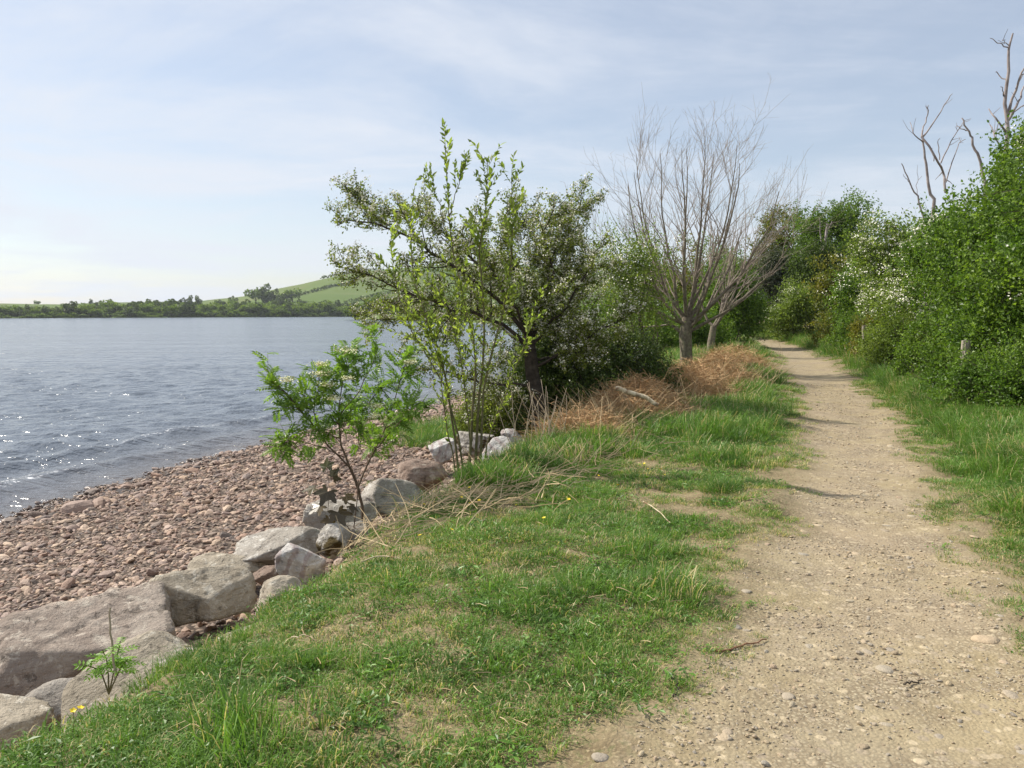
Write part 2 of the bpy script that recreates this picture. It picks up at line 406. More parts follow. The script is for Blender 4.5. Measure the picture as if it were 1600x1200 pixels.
M['pebble'] = pebble_mat('beach_pebble', True, [(0.108, 0.078, 0.062), (0.292, 0.199, 0.150), (0.367, 0.238, 0.169), (0.167, 0.134, 0.115), (0.464, 0.325, 0.221), (0.324, 0.238, 0.193), (0.216, 0.141, 0.108), (0.540, 0.403, 0.287), (0.389, 0.286, 0.235), (0.140, 0.112, 0.099)])
M['pathstone'] = pebble_mat('path_pebble', True, [(0.27, 0.21, 0.14), (0.38, 0.30, 0.19), (0.46, 0.37, 0.23), (0.31, 0.275, 0.22), (0.42, 0.32, 0.205), (0.29, 0.255, 0.205), (0.47, 0.385, 0.255), (0.36, 0.265, 0.18)], 0.9)

# ------------------------------------------------------------------ the lie of the land (plan curves, x as a function of y)
def curve(pts):
    p = np.array(pts, float); yy = np.linspace(p[0, 0], p[-1, 0], 3000) if p[-1, 0] < 300 else np.concatenate([np.linspace(p[0, 0], 120, 2600), np.linspace(120.5, p[-1, 0], 1200)])
    xx = np.interp(yy, p[:, 0], p[:, 1])
    k = np.ones(41) / 41
    xs = np.convolve(np.pad(xx, 20, mode='edge'), k, mode='valid')
    return lambda y: np.interp(y, yy, xs)
cv_water = curve([(-60, -14), (0, -9.2), (5, -8.6), (9, -8.05), (11.7, -7.5), (14, -7.15), (17, -6.4), (20, -5.6), (23, -4.3), (27, -2.4), (32, -1.4), (40, -0.4), (55, 1.2), (75, 2.4), (110, 14), (160, 40), (220, 75), (400, 140), (900, 500), (3000, 2500)])
cv_bank = curve([(-60, -20), (-4, -4.0), (1.5,-2.3), (2.94, -1.91), (3.15, -1.7), (3.6, -1.49), (4.27, -1.33), (4.77, -1.19), (5.76, -1.05), (7.27, -0.65), (8.32, 0.13), (11, 0.75), (13.5, 1.45), (17, 2.4), (20, 3.1), (26, 4.6), (38, 8.4), (50, 10.5), (70, 13), (120, 25), (200, 70), (400, 180), (900, 560), (3000, 2600)])
cv_pl = curve([(-60, -27), (-4, -2.9), (0, -1.05), (2.8, 0.36), (3.4, 0.74), (4.6, 1.38), (6.4, 2.32), (9.5, 3.52), (12, 4.46), (15.2, 5.48), (20, 7.0), (26, 8.8), (32, 10.5), (38, 12.0), (45, 13.5), (55, 14.6), (80, 15.5), (200, 80), (3000, 2700)])
cv_pr = curve([(-60, -24.5), (-4, -0.7), (0, 0.9), (2.8, 2.15), (3.9, 2.55), (5.0, 2.98), (6.4, 3.52), (9.5, 4.72), (12, 5.72), (15.2, 6.85), (18, 7.75), (22, 9.0), (26, 10.3), (32, 11.9), (38, 13.4), (45, 14.9), (55, 16.1), (80, 17.2), (200, 82), (3000, 2702)])
def height(x, y):
    x = np.asarray(x, float); y = np.asarray(y, float)
    b = cv_bank(y); w = cv_water(y)
    foot = np.maximum(b - 0.95, w + 0.6)
    fz = np.where(y < 30, -0.82, np.interp(y, [30, 60, 3000], [-0.82, -1.0, -1.0]))
    z = np.zeros(np.broadcast(x, y).shape)
    # verge rolls gently to the bank
    t = np.clip((x - foot) / np.maximum(b - foot, 1e-3), 0, 1)
    bankz = fz + (-0.10 - fz) * (t * t * (3 - 2 * t))
    verge = -0.10 * np.exp(-np.maximum(x - b, 0) / 0.7)
    z = np.where(x >= b, verge, bankz)
    tb = np.clip((x - w) / np.maximum(foot - w, 1e-3), 0, 1)
    z = np.where(x < foot, WZ + (fz - WZ) * tb ** 0.85, z)
    z = np.where(x < w, np.maximum(WZ - 0.10 * (w - x), -5.0), z)
    hed = cv_pr(y) + 2.0
    z = z + 0.18 * sstep(-1.6, 0.4, x - hed) + 0.5 * sstep(1.5, 8, x - hed)
    far = np.clip((y - 60) / 400, 0, 1)
    z = z + np.where(x > b, 2.5 * far, 0)
    pth = (x > cv_pl(y) - 0.1) & (x < cv_pr(y) + 0.1)
    n = (fbm(x * 0.9, y * 0.9, 3, 3) - 0.5) * 0.14 + (fbm(x * 4.5, y * 4.5, 9, 3) - 0.5) * 0.035
    z = z + n * np.where(pth, 0.35, 1.0) * np.where(x < w - 1, 0.3, 1)
    # shallow camber of the path
    c = (x - cv_pl(y)) / (cv_pr(y) - cv_pl(y))
    z = z - 0.05 * np.exp(-((c - 0.5) / 0.5) ** 4) * (y < 120)
    return z
def pathness(x, y):
    e = (fbm(x * 1.7, y * 1.7, 21, 4) - 0.5) * 0.55 - 0.07 + (fbm(x * 7, y * 7, 31, 2) - 0.5) * 0.16
    l = cv_pl(y); r = cv_pr(y)
    m = np.minimum(x - l, r - x) + e
    return m        # metres inside the edge
def grow(a, b, s0, g):
    out = [a]; s = s0
    while out[-1] < b: out.append(out[-1] + s); s *= g
    return out
xs = sorted(set([round(-v, 4) for v in grow(7.0, 3000, 0.10, 1.09)] + [round(v, 4) for v in np.arange(-7.0, 8.0, 0.085)] + [round(v, 4) for v in grow(8.0, 3000, 0.10, 1.09)]))
ys = sorted(set([round(0.6 - v, 4) for v in grow(0.0, 60, 0.3, 1.4)] + [round(v, 4) for v in np.arange(0.6, 12, 0.075)] + [round(v, 4) for v in grow(12.0, 3200, 0.08, 1.028)]))
xs = np.array(xs); ys = np.array(ys)
GX, GY = np.meshgrid(xs, ys); GZ = height(GX, GY)
NX, NY = len(xs), len(ys)
PV = np.stack([GX, GY, GZ], -1).reshape(-1, 3)
pm = pathness(GX, GY)
a_path = sstep(-0.28, 0.18, pm).ravel() * (GY.ravel() < 140)
bw = fbm(GX * 1.5, GY * 1.5, 41, 3) - 0.5
a_beach = sstep(0.05, -0.45, GX - (cv_bank(GY) - 0.75) + bw * 0.5).ravel()
a_wet = sstep(0.16, 0.03, GZ - WZ + bw * 0.1).ravel()
ii, jj = np.meshgrid(np.arange(NY - 1), np.arange(NX - 1), indexing='ij')
Q = np.stack([ii * NX + jj, ii * NX + jj + 1, (ii + 1) * NX + jj + 1, (ii + 1) * NX + jj], -1).reshape(-1, 4)
qp = a_path[Q].mean(1) > 0.5; qb = (a_beach[Q].mean(1) > 0.5) & ~qp
def sub_sheet(name, mask):
    q = Q[mask]; u, inv = np.unique(q, return_inverse=True)
    m = mk_mesh(name, PV[u], quads=inv.reshape(-1, 4), smooth=True, mat=M['terrain'])
    for an, av in (('path', a_path), ('beach', a_beach), ('wet', a_wet)):
        at_ = m.attributes.new(an, 'FLOAT', 'POINT'); at_.data.foreach_set('value', av[u].astype(np.float32))
    return tag(mk_obj(name, m), kind='structure')
ground = sub_sheet('ground', ~qp & ~qb)
path = sub_sheet('path', qp)
beach = sub_sheet('beach', qb)

# ------------------------------------------------------------------ lake
def water_mat():
    b = NB('lake_water'); v = b.pos()
    def nz(scale, sx, sy, rot, det, ro):
        mp = b.node('ShaderNodeMapping'); mp.inputs['Scale'].default_value = (sx, sy, 1); mp.inputs['Rotation'].default_value = (0, 0, rot)
        b.l.new(v, mp.inputs[0]); return b.noise(scale, det, ro, mp.outputs[0], 0.5)
    h = b.math('ADD', b.math('MULTIPLY', nz(1.5, 1.0, 0.5, 0.6, 5, 0.62), 0.36), b.math('MULTIPLY', nz(0.6, 1.0, 0.45, 0.7, 4, 0.6), 0.30))
    h = b.math('ADD', h, b.math('MULTIPLY', nz(0.20, 0.5, 1.0, 0.12, 6, 0.72), 1.15))
    h = b.math('ADD', h, b.math('MULTIPLY', nz(0.055, 0.4, 1.0, 0.08, 7, 0.78), 2.4))
    h = b.math('ADD', h, b.math('MULTIPLY', nz(7.0, 1.0, 0.6, 0.5, 3, 0.6), 0.035))
    shallow = b.attr('shallow'); foam = b.attr('foam')
    col = b.mix(shallow, (0.120, 0.142, 0.172), (0.130, 0.114, 0.106))
    fo = b.math('MULTIPLY', foam, b.ramp(b.noise(9, 5, 0.75, v), 0.55, 0.60))
    col = b.mix(fo, col, (0.75, 0.76, 0.78))
    rough = b.mix(fo, (0.17,) * 3, (0.8,) * 3)
    p = b.principled(col, rough, b.bump(h, 1.0, 0.40), 0.5); p.inputs['IOR'].default_value = 1.33
    return b.done(p.outputs[0])
wxs = np.array(sorted(set([round(-v, 3) for v in grow(20.0, 2600, 0.12, 1.06)] + [round(v, 3) for v in np.arange(-20, 4, 0.11)] + [round(v, 3) for v in grow(4, 1500, 0.3, 1.12)])))
wys = np.array(sorted(set([round(8 - v, 3) for v in grow(0.0, 60, 0.2, 1.3)] + [round(v, 3) for v in np.arange(8, 26, 0.13)] + [round(v, 3) for v in grow(26, 3200, 0.14, 1.022)])))
WXg, WYg = np.meshgrid(wxs, wys)
sdist = (cv_water(WYg) - WXg) * 0.93
wr = np.random.default_rng(5)
hz = np.zeros_like(WXg)
amp_near = np.exp(-np.maximum(WYg - 30, 0) / 40)
for k in range(26):
    lam = wr.uniform(0.35, 1.25); th = math.radians(wr.normal(-38, 24)); a_ = 0.0056 * lam ** 0.8 * wr.uniform(0.5, 1.2)
    kx, ky = math.cos(th) * 2 * math.pi / lam, math.sin(th) * 2 * math.pi / lam
    ph = kx * WXg + ky * WYg + wr.uniform(0, 6.28) + 1.4 * fbm(WXg * 0.16, WYg * 0.16, 50 + k, 2) * 6
    hz += a_ * np.sin(ph) * sstep(0.0, 4.0, sdist) * (0.25 + amp_near)
ps = 2 * math.pi * (sdist + 2.2 * fbm(WXg * 0.22, WYg * 0.22, 90, 3)) / 1.55
crest = (0.5 + 0.5 * np.cos(ps)) ** 3
env = np.exp(-((sdist - 2.4) / 2.6) ** 2) * sstep(-0.3, 0.6, sdist) * (0.25 + 1.1 * fbm(WXg * 0.35 + 7, WYg * 0.35, 77, 2))
hz += 0.135 * crest * env
hz *= np.where(WYg > 120, 0.4, 1)
m = None
wvis = WXg < cv_water(WYg) + 0.7
WV = np.stack([WXg, WYg, WZ + hz], -1).reshape(-1, 3)
wi, wj = np.meshgrid(np.arange(len(wys) - 1), np.arange(len(wxs) - 1), indexing='ij'); nxw = len(wxs)
WQ = np.stack([wi * nxw + wj, wi * nxw + wj + 1, (wi + 1) * nxw + wj + 1, (wi + 1) * nxw + wj], -1).reshape(-1, 4)
WQ = WQ[wvis.ravel()[WQ].any(1)]
u, inv = np.unique(WQ, return_inverse=True)
lm = mk_mesh('lake', WV[u], quads=inv.reshape(-1, 4), smooth=True, mat=water_mat())
fo = (np.exp(-((sdist - 0.02) / 0.16) ** 2) * sstep(0.40, 0.62, fbm(WXg * 0.8, WYg * 0.8, 15, 2)) + sstep(0.80, 0.97, crest) * sstep(0.72, 1.0, env)).ravel()
for an, av in (('shallow', np.exp(-np.maximum(sdist, 0) / 1.6).ravel()), ('foam', np.clip(fo, 0, 1))):
    at_ = lm.attributes.new(an, 'FLOAT', 'POINT'); at_.data.foreach_set('value', av[u].astype(np.float32))
tag(mk_obj('lake', lm), kind='structure')

# ------------------------------------------------------------------ far shore
hr = np.random.default_rng(8)
def shore_far(x): return np.clip(430 + 0.93 * (np.asarray(x, float) + 274), 300, 2000)
def headland(x): return np.interp(x, [-5000, -78, -70, -40, 0, 40, 90, 2000], [9000, 9000, 352, 300, 215, 180, 180, 180])
_rt = [-3, -0.9, -0.64, -0.50, -0.40, -0.34, -0.26, -0.19, -0.12, -0.04, 0.1, 0.3, 0.6, 1.5]
_rh = [2, 2, 2.5, 3.5, 6, 11, 26, 44, 55, 62, 66, 60, 46, 30]
def hill_z(x, y):
    x = np.asarray(x, float); y = np.asarray(y, float)
    s = y - shore_far(x)
    top = np.interp(x / np.maximum(y, 1), _rt, _rh)
    z = -3.0 + 3.2 * sstep(-25, 10, s) + 0.012 * np.clip(s, 0, 600) + top * sstep(20, 480, s)
    z = np.maximum(z, -3.0 + 3.4 * sstep(-8, 12, y - headland(x)))
    return z + (fbm(x * 0.012, y * 0.012, 61, 3) - 0.5) * np.minimum(np.maximum(s, 0) * 0.03, 7)
hx = np.concatenate([np.linspace(-1500, -400, 45), np.linspace(-395, 120, 120), np.linspace(130, 900, 35)]); hy = np.concatenate([np.linspace(170, 900, 140), np.linspace(910, 2400, 35)])
HX, HY = np.meshgrid(hx, hy)
HV = np.stack([HX, HY, hill_z(HX, HY)], -1).reshape(-1, 3)
hi, hj = np.meshgrid(np.arange(len(hy) - 1), np.arange(len(hx) - 1), indexing='ij'); nh = len(hx)
HQ = np.stack([hi * nh + hj, hi * nh + hj + 1, (hi + 1) * nh + hj + 1, (hi + 1) * nh + hj], -1).reshape(-1, 4)
def hill_mat():
    b = NB('pasture'); v = b.pos()
    c = b.voro(0.0075, v, out='Color'); sp_ = b.node('ShaderNodeSeparateColor'); b.l.new(c, sp_.inputs[0])
    col = b.mix(sp_.outputs[0], (0.080, 0.135, 0.030), (0.125, 0.165, 0.046))
    col = b.mix(b.ramp(b.noise(0.02, 6, 0.6, v), 0.45, 0.7, 0, 0.5), col, (0.17, 0.155, 0.075))
    return b.done(b.principled(col, 0.95, spec=0.1).outputs[0])
tag(mk_obj('hill', mk_mesh('hill', HV, quads=HQ, smooth=True, mat=hill_mat())), kind='structure')

def far_crown(seed, n, w, h, z0, cs):
    """crown of leafy sprays for a far tree: lobes with gaps"""
    r = np.random.default_rng(seed); k = 9
    lc = r.normal(size=(k, 3)) * np.array([w * 0.24, w * 0.24, h * 0.20]) + np.array([0, 0, z0 + h * 0.5])
    lr = r.uniform(0.16, 0.30, (k, 1)) * np.array([[w, w, h * 0.8]])
    i = r.integers(0, k, n); d = rdir(n, r); t = r.uniform(0.6, 1.03, (n, 1))
    P = lc[i] + d * lr[i] * t
    return leaf_faces(P, nrm(d + r.normal(size=(n, 3)) * 0.7), nrm(d + rdir(n, r)), r.uniform(0.7, 1.3, n) * cs, r.uniform(0.6, 1.1, n) * cs, 0.2)
far_protos = []
for k in range(5):
    V, T = far_crown(100 + k, 620, [9, 8, 10, 7, 8][k], [7, 8, 6.5, 9, 6][k], [0.6, 1.2, 0.4, 1.8, 0.3][k], 1.25)
    cmh = mk_mesh('crown', V, tris=T, mat=M['far' if k != 3 else 'far_dk'])
    tv, tq = tubes([([(0, 0, -1.5), (0.1, 0, 2), (0.3, 0.1, 5.2)], [0.35, 0.28, 0.1])] + [([(0.1, 0, 1.6), (math.cos(q) * 2.2, math.sin(q) * 2.2, 4.4)], [0.16, 0.05]) for q in (0.4, 2.3, 4.4)], 5)
    far_protos.append((cmh, mk_mesh('trunk', tv, quads=tq, smooth=True, mat=M['bark_dk'])))
def far_tree(px, d, sc, k, label, group, name='far_tree', on='hill', sx=1.0):
    x = (px - 800) / FPX * d
    z = float(hill_z(x, d)) if on == 'hill' else float(height(x, d))
    e = empty(name, (x, d, max(z, WZ + 0.2)), random.uniform(0, 6.3)); e.scale = (sc * sx, sc * sx, sc)
    mk_obj('crown', far_protos[k][0], e); mk_obj('trunk', far_protos[k][1], e)
    return tag(e, label, 'tree', group)
# wood along the far shore reads as one mass
def instancer(name, pts, rot, scl, idx, collection, extra=None):
    m = bpy.data.meshes.new(name); m.vertices.add(len(pts)); m.vertices.foreach_set('co', np.asarray(pts, np.float32).ravel())
    a = m.attributes.new('rot', 'FLOAT_VECTOR', 'POINT'); a.data.foreach_set('vector', np.asarray(rot, np.float32).ravel())
    a = m.attributes.new('scl', 'FLOAT_VECTOR', 'POINT'); a.data.foreach_set('vector', np.asarray(scl, np.float32).ravel())
    a = m.attributes.new('idx', 'INT', 'POINT'); a.data.foreach_set('value', np.asarray(idx, np.int32))
    for k, v in (extra or {}).items():
        a = m.attributes.new(k, 'FLOAT', 'POINT'); a.data.foreach_set('value', np.asarray(v, np.float32))
    m.update()
    o = mk_obj(name, m)
    ng = bpy.data.node_groups.new(name + '_scatter', 'GeometryNodeTree')
    ng.interface.new_socket('Geometry', in_out='INPUT', socket_type='NodeSocketGeometry')
    ng.interface.new_socket('Geometry', in_out='OUTPUT', socket_type='NodeSocketGeometry')
    n = ng.nodes; l = ng.links
    gi = n.new('NodeGroupInput'); go = n.new('NodeGroupOutput'); iop = n.new('GeometryNodeInstanceOnPoints')
    ci = n.new('GeometryNodeCollectionInfo'); ci.inputs['Collection'].default_value = collection
    ci.inputs['Separate Children'].default_value = True; ci.inputs['Reset Children'].default_value = True
    def na(nm, t):
        q = n.new('GeometryNodeInputNamedAttribute'); q.data_type = t; q.inputs['Name'].default_value = nm; return q.outputs['Attribute']
    er = n.new('FunctionNodeEulerToRotation'); l.new(na('rot', 'FLOAT_VECTOR'), er.inputs[0])
    l.new(gi.outputs[0], iop.inputs['Points']); l.new(ci.outputs[0], iop.inputs['Instance'])
    iop.inputs['Pick Instance'].default_value = True
    l.new(na('idx', 'INT'), iop.inputs['Instance Index']); l.new(er.outputs[0], iop.inputs['Rotation'])
    l.new(na('scl', 'FLOAT_VECTOR'), iop.inputs['Scale']); l.new(iop.outputs[0], go.inputs[0])
    md = o.modifiers.new('scatter', 'NODES'); md.node_group = ng
    return o
def proto_collection(name, meshes):
    c = bpy.data.collections.new(name)
    for i, me in enumerate(meshes):
        c.objects.link(bpy.data.objects.new('%s_%02d' % (name, i), me))
    return c
fw = proto_collection('wood_tree', [p[0] for p in far_protos])
pts, rots, scs, ids = [], [], [], []
for k in range(900):
    px = hr.uniform(-60, 1000); rt = (px - 800) / FPX
    # solve the shore distance along this bearing
    d0 = (430 + 0.93 * 274) / (1 - 0.93 * rt) if rt < 1 else 600
    dens = np.interp(px, [-60, 90, 110, 420, 520, 1000], [14, 16, 45, 50, 34, 60])
    d = d0 + abs(hr.normal(0, 1)) * dens - 4
    if px < 130 and hr.random() < 0.55: continue
    x = rt * d; z = float(hill_z(x, d)); s = hr.choice([.5, .65, .8, .95, 1.15]) * hr.uniform(.85, 1.15) * np.interp(px, [0, 130, 240, 370, 420, 560], [0.45, 0.62, 0.72, 0.66, 0.85, 0.75])
    pts.append((x, d, z - 0.5)); rots.append((0, 0, hr.uniform(0, 6.3))); scs.append((s * 1.15, s * 1.15, s)); ids.append(hr.choice([0, 1, 2, 4, 4, 3], p=[.20, .18, .16, .11, .11, .24]))
for k in range(420):
    px = hr.uniform(-60, 1000); rt = (px - 800) / FPX; d = (430 + 0.93 * 274) / (1 - 0.93 * rt) + hr.uniform(-7, 4); x = rt * d; s = hr.uniform(.18, .38)
    pts.append((x, d, max(float(hill_z(x, d)), WZ) - 0.3)); rots.append((0, 0, hr.uniform(0, 6.3))); scs.append((s * 1.5, s * 1.5, s)); ids.append(hr.choice([0, 2, 4, 3]))
wood = instancer('far_woodland', pts, rots, scs, ids, fw)
tag(wood, 'band of green woodland lining the far shore of the lake', 'woodland', kind='stuff')
FT = [(300, 640, 0.9, 3, 'flat-topped dark trees on the skyline above the far shore, leftmost crown'), (288, 640, 0.75, 3, 'low dark skyline tree just left of the flat-topped clump'), (311, 645, 0.85, 3, 'right-hand dark crown of the flat-topped skyline clump'),
      (402, 700, 1.5, 1, 'tall tree on the hill shoulder, leftmost of the hilltop group'), (418, 690, 1.6, 3, 'dark tall tree in the middle of the hilltop group'), (432, 700, 1.2, 3, 'small dark tree right of the tallest hilltop tree'),
      (446, 720, 1.15, 0, 'hilltop tree beside the bare hill field'), (459, 720, 1.25, 1, 'round-headed tree at the right end of the hilltop group'), (365, 690, 0.7, 3, 'lone small tree on the skyline left of the hilltop group'),
      (341, 690, 0.5, 0, 'tiny skyline tree between flat-topped clump and hilltop group'), (62, 800, 0.55, 1, 'thin lone tree on the skyline at far left'), (145, 800, 0.5, 3, 'small lone skyline tree above the left woodland'),
      (556, 345, 0.95, 4, 'rounded bush on the small headland across the water'), (582, 350, 0.9, 0, 'green tree just right of the headland bush across the water'), (553, 620, 0.8, 3, 'dark round tree behind the headland bush'),
      (610, 300, 1.0, 1, 'waterside tree seen across the lake left of the hawthorn'), (650, 280, 1.05, 2, 'waterside tree across the lake behind the willow sapling'), (700, 250, 0.95, 0, 'waterside tree across the lake behind the hawthorn trunk'), (755, 220, 0.9, 4, 'low waterside tree across the lake right of the sapling'), (495, 800, 0.4, 0, 'small tree standing alone on the hill field')]
for px, d, sc, k, lab in FT: far_tree(px, d, sc, k, lab, 'trees beyond the lake')
def hedgerow(pts_, label, w=2.2, h=2.2, seed=0):
    r = np.random.default_rng(seed); P = []
    for (a, b) in zip(pts_[:-1], pts_[1:]):
        n = 170; t = r.random(n)
        px = a[0] + (b[0] - a[0]) * t; d = a[1] + (b[1] - a[1]) * t; x = (px - 800) / FPX * d
        P.append(np.stack([x, d + r.normal(0, w * 0.4, n), hill_z(x, d) + r.uniform(0, h, n)], 1))
    P = np.concatenate(P); base = P[0].copy(); n = len(P)
    e = empty('hedgerow', base)
    V, T = leaf_faces(P - base, rdir(n, r) + np.array([0, 0, .6]), rdir(n, r), r.uniform(1.2, 2.4, n), r.uniform(1.0, 2.0, n))
    part('foliage', V, T, mat=M['far_dk'], parent=e)
    tag(e, label, 'hedge', 'hedgerows on the hill')
hedgerow([(462, 760), (505, 800), (530, 830), (562, 860)], 'dark hedgerow climbing diagonally across the hill field', seed=1)
hedgerow([(505, 930), (540, 960), (600, 990)], 'hedgerow along the upper edge of the hill field', seed=2)
hedgerow([(540, 700), (590, 760), (640, 800)], 'hedgerow running up the hill from the headland', seed=5)
hedgerow([(470, 640), (520, 660), (560, 680)], 'hedgerow along the foot of the hill field', w=4, h=3.2, seed=6)
hedgerow([(640, 900), (720, 930), (800, 960)], 'hedgerow high on the hill behind the hawthorn', seed=7)
hedgerow([(0, 560), (60, 570), (125, 590)], 'hedgerow across the fields at the far left shore', seed=3)
hedgerow([(0, 500), (60, 505), (110, 510)], 'lower hedgerow nearest the water at the far left shore', seed=4)

# ------------------------------------------------------------------ stones
import bmesh
def ico(sub):
    bm = bmesh.new(); bmesh.ops.create_icosphere(bm, subdivisions=sub, radius=1.0)
    V = np.array([v.co[:] for v in bm.verts]); F = np.array([[v.index for v in f.verts] for f in bm.faces]); bm.free()
    return V, F
ICO = {k: ico(k) for k in (2, 3, 5)}
def n3(P, seed, f):
    return (fbm(P[:, 0] * f + 5.1, P[:, 1] * f + P[:, 2] * f * 0.7, seed, 4) + fbm(P[:, 2] * f - 3.3, P[:, 0] * f * 0.6 - P[:, 1] * f, seed + 9, 4)) - 1.0
def cut_stone(sub, seed, planes, lo, hi, rough=0.0, bevel=8.0, faces=None):
    r = np.random.default_rng(seed); V, F = ICO[sub]
    N = rdir(planes, r); D = r.uniform(lo, hi, planes)
    if faces:
        N = np.vstack([N, nrm(np.array([f[:3] for f in faces], float))]); D = np.concatenate([D, [f[3] for f in faces]])
    k = np.maximum(V @ N.T, 1e-4) / D                # 1 / distance to each plane along the ray
    k = np.concatenate([k, np.full((len(V), 1), 0.96)], 1)
    inv = (np.power(k, bevel).sum(1)) ** (1 / bevel)  # soft maximum keeps slightly rounded arrises
    P = V / inv[:, None]
    if rough:
        c1_ = n3(P, seed + 31, 0.9); P = P * (1 + rough * 0.9 * np.round(c1_ * 4.5) / 4.5)[:, None]
        P = P * (1 + rough * n3(P, seed, 1.3) + rough * 0.6 * n3(P, seed + 3, 4.1) + rough * 0.36 * n3(P, seed + 5, 11))[:, None]
    return P, F
peb = []
for k in range(12):
    P, F = cut_stone(2, 300 + k, 11, 0.55, 0.95, 0, 10)
    P = P * np.array([1.0, random.uniform(0.6, 0.85), random.uniform(0.32, 0.6)])
    peb.append(mk_mesh('stone', P, tris=F, smooth=False, mat=M['pebble']))
pr = np.random.default_rng(21)
def beach_pts(n, ymin, ymax, power=1.0):
    y = ymin + (ymax - ymin) * pr.random(n) ** power
    lo = cv_water(y) - 0.35; hi = cv_bank(y) - 0.45
    x = lo + (hi - lo) * pr.random(n)
    return x, y
# 300 of the largest stones of the beach, one by one
cand = []
while len(cand) < 300:
    x, y = beach_pts(1, 4.2, 22, 1.2); x, y = float(x[0]), float(y[0])
    px = 800 + FPX * x / y
    if px < -20: continue
    edge = math.exp(-((x - float(cv_water(y))) / 0.9) ** 2)
    s = pr.lognormal(math.log(0.054), 0.32) * (1 + 0.75 * edge * pr.random()) * (1 + 0.03 * max(y - 8, 0))
    cand.append((x, y, min(s, 0.19)))
BIGW = [(142, 768, .16), (205, 765, .13), (222, 762, .14), (120, 806, .26), (155, 800, .24), (245, 745, .14), (300, 742, .16), (385, 770, .13), (352, 735, .17), (20, 815, .12), (62, 812, .15)]
for px, py, s in BIGW: cand.append((*onz(px, py, WZ + 0.06)[:2], s))
for (x, y, s) in cand[11:]:
    o = mk_obj('stone', peb[pr.integers(12)], beach)
    o.location = (x, y, float(height(x, y)) + s * 0.18); o.scale = (s, s, s)
    o.rotation_euler = (pr.normal(0, .25), pr.normal(0, .25), pr.uniform(0, 6.3))
pebc = proto_collection('shingle', peb)
n = 64000
x, y = beach_pts(n, 2.6, 30, 1.25)
s = pr.lognormal(math.log(0.027), 0.50, n) * (1 + 0.02 * np.maximum(y - 8, 0)); s = np.clip(s, 0.012, 0.10)
keep = (x > -13) & (800 + FPX * x / y > -120)
x, y, s = x[keep], y[keep], s[keep]
sh = instancer('shingle', np.stack([x, y, height(x, y) + s * 0.12], 1), np.stack([pr.normal(0, .35, len(x)), pr.normal(0, .35, len(x)), pr.uniform(0, 6.3, len(x))], 1), np.repeat(s[:, None], 3, 1), pr.integers(0, 12, len(x)), pebc)
sh.parent = beach; sh['kind'] = 'stuff'

# boulders of the bank
def boulder(px, py, z, size, rot, mat, seed, label, planes=10, sub=5, rough=0.12, lo=0.42, hi=0.85, lift=0.0, name='boulder', faces=None):
    p = onz(px, py, z)
    P, F = cut_stone(sub, seed, planes, lo, hi, rough, 60.0, faces)
    ext = (P.max(0) - P.min(0)); P = (P - (P.max(0) + P.min(0)) / 2) / ext * np.array(size)
    o = mk_obj(name, mk_mesh(name, P, tris=F, smooth=True, mat=M[mat]))
    o.location = tuple(p + np.array([0, 0, lift])); o.rotation_euler = tuple(math.radians(a) for a in rot)
    return tag(o, label, 'rock', 'boulders along the bank')
boulder(128, 1022, -0.60, (1.42, 0.74, 0.60), (4, -3, 47), 'rock_pink', 401, 'largest slab-like pinkish boulder at the lower left, above a small rock', planes=8, lo=0.6, hi=.9, rough=.15, faces=[(.05, -.22, 1, .38), (-.1, -1, -.45, .50), (1, -.25, .1, .62), (-1, -.2, .3, .74), (0, 1, .2, .6), (-.6, -.8, .5, .62), (0, 0, -1, .5)])
boulder(318, 930, -0.55, (0.78, 0.62, 0.44), (10, 3, 24), 'rock_tan', 402, 'big tan boulder behind the dark gap beside the largest slab', planes=13, rough=.15, lo=.5, hi=.85, faces=[(.1, -.45, 1, .46), (-.35, -1, .2, .58)])
boulder(442, 937, -0.26, (0.36, 0.34, 0.30), (10, 0, 25), 'rock_tan', 417, 'rounded tan boulder half sunk in the turf edge', planes=14, lo=0.75, hi=0.95)
boulder(468, 880, -0.40, (0.40, 0.36, 0.38), (8, 6, 20), 'rock_white', 404, 'white lichen-covered angular boulder beside a dark hollow', planes=9)
boulder(440, 852, -0.52, (0.86, 0.50, 0.34), (6, 3, 22), 'rock_grey', 405, 'long pale grey slab behind the white angular boulder')
boulder(360, 888, -0.66, (0.74, 0.5, 0.30), (10, 0, 15), 'rock_tan', 413, 'low flat stone wedged under the pale grey slab')
boulder(428, 899, -0.55, (0.36, 0.30, 0.22), (0, 0, 10), 'rock_brown', 414, 'small dark stone in the hollow under the white boulder')
boulder(520, 846, -0.44, (0.28, 0.30, 0.30), (5, 10, -15), 'rock_moss', 406, 'brown mossy stone at the foot of the small rowan')
boulder(92, 1100, -0.62, (0.44, 0.30, 0.24), (6, -6, 20), 'rock_grey', 407, 'small grey rock lying under the largest slab', planes=8)
boulder(206, 1080, -0.40, (0.86, 0.40, 0.44), (5, -22, 38), 'rock_tan', 408, 'angular tan slab leaning towards the water beside the green seedling', planes=5, rough=.07, lo=.6, hi=.9, faces=[(-.1, -.5, 1, .38), (0, -1, .1, .5), (1, 0, .3, .6), (-1, .1, .2, .7)])
boulder(8, 1142, -0.58, (0.44, 0.36, 0.26), (10, 0, 15), 'rock_tan', 419, 'tan rock cut off by the left picture edge', planes=9)
boulder(388, 1012, -0.26, (0.36, 0.26, 0.16), (4, 6, 25), 'rock_tan', 410, 'low sandy stone lying in the grass below the big tan boulder', planes=12)
boulder(530, 812, -0.52, (0.74, 0.56, 0.44), (10, 8, 30), 'rock_grey', 411, 'broad grey boulder behind the small rowan stem')
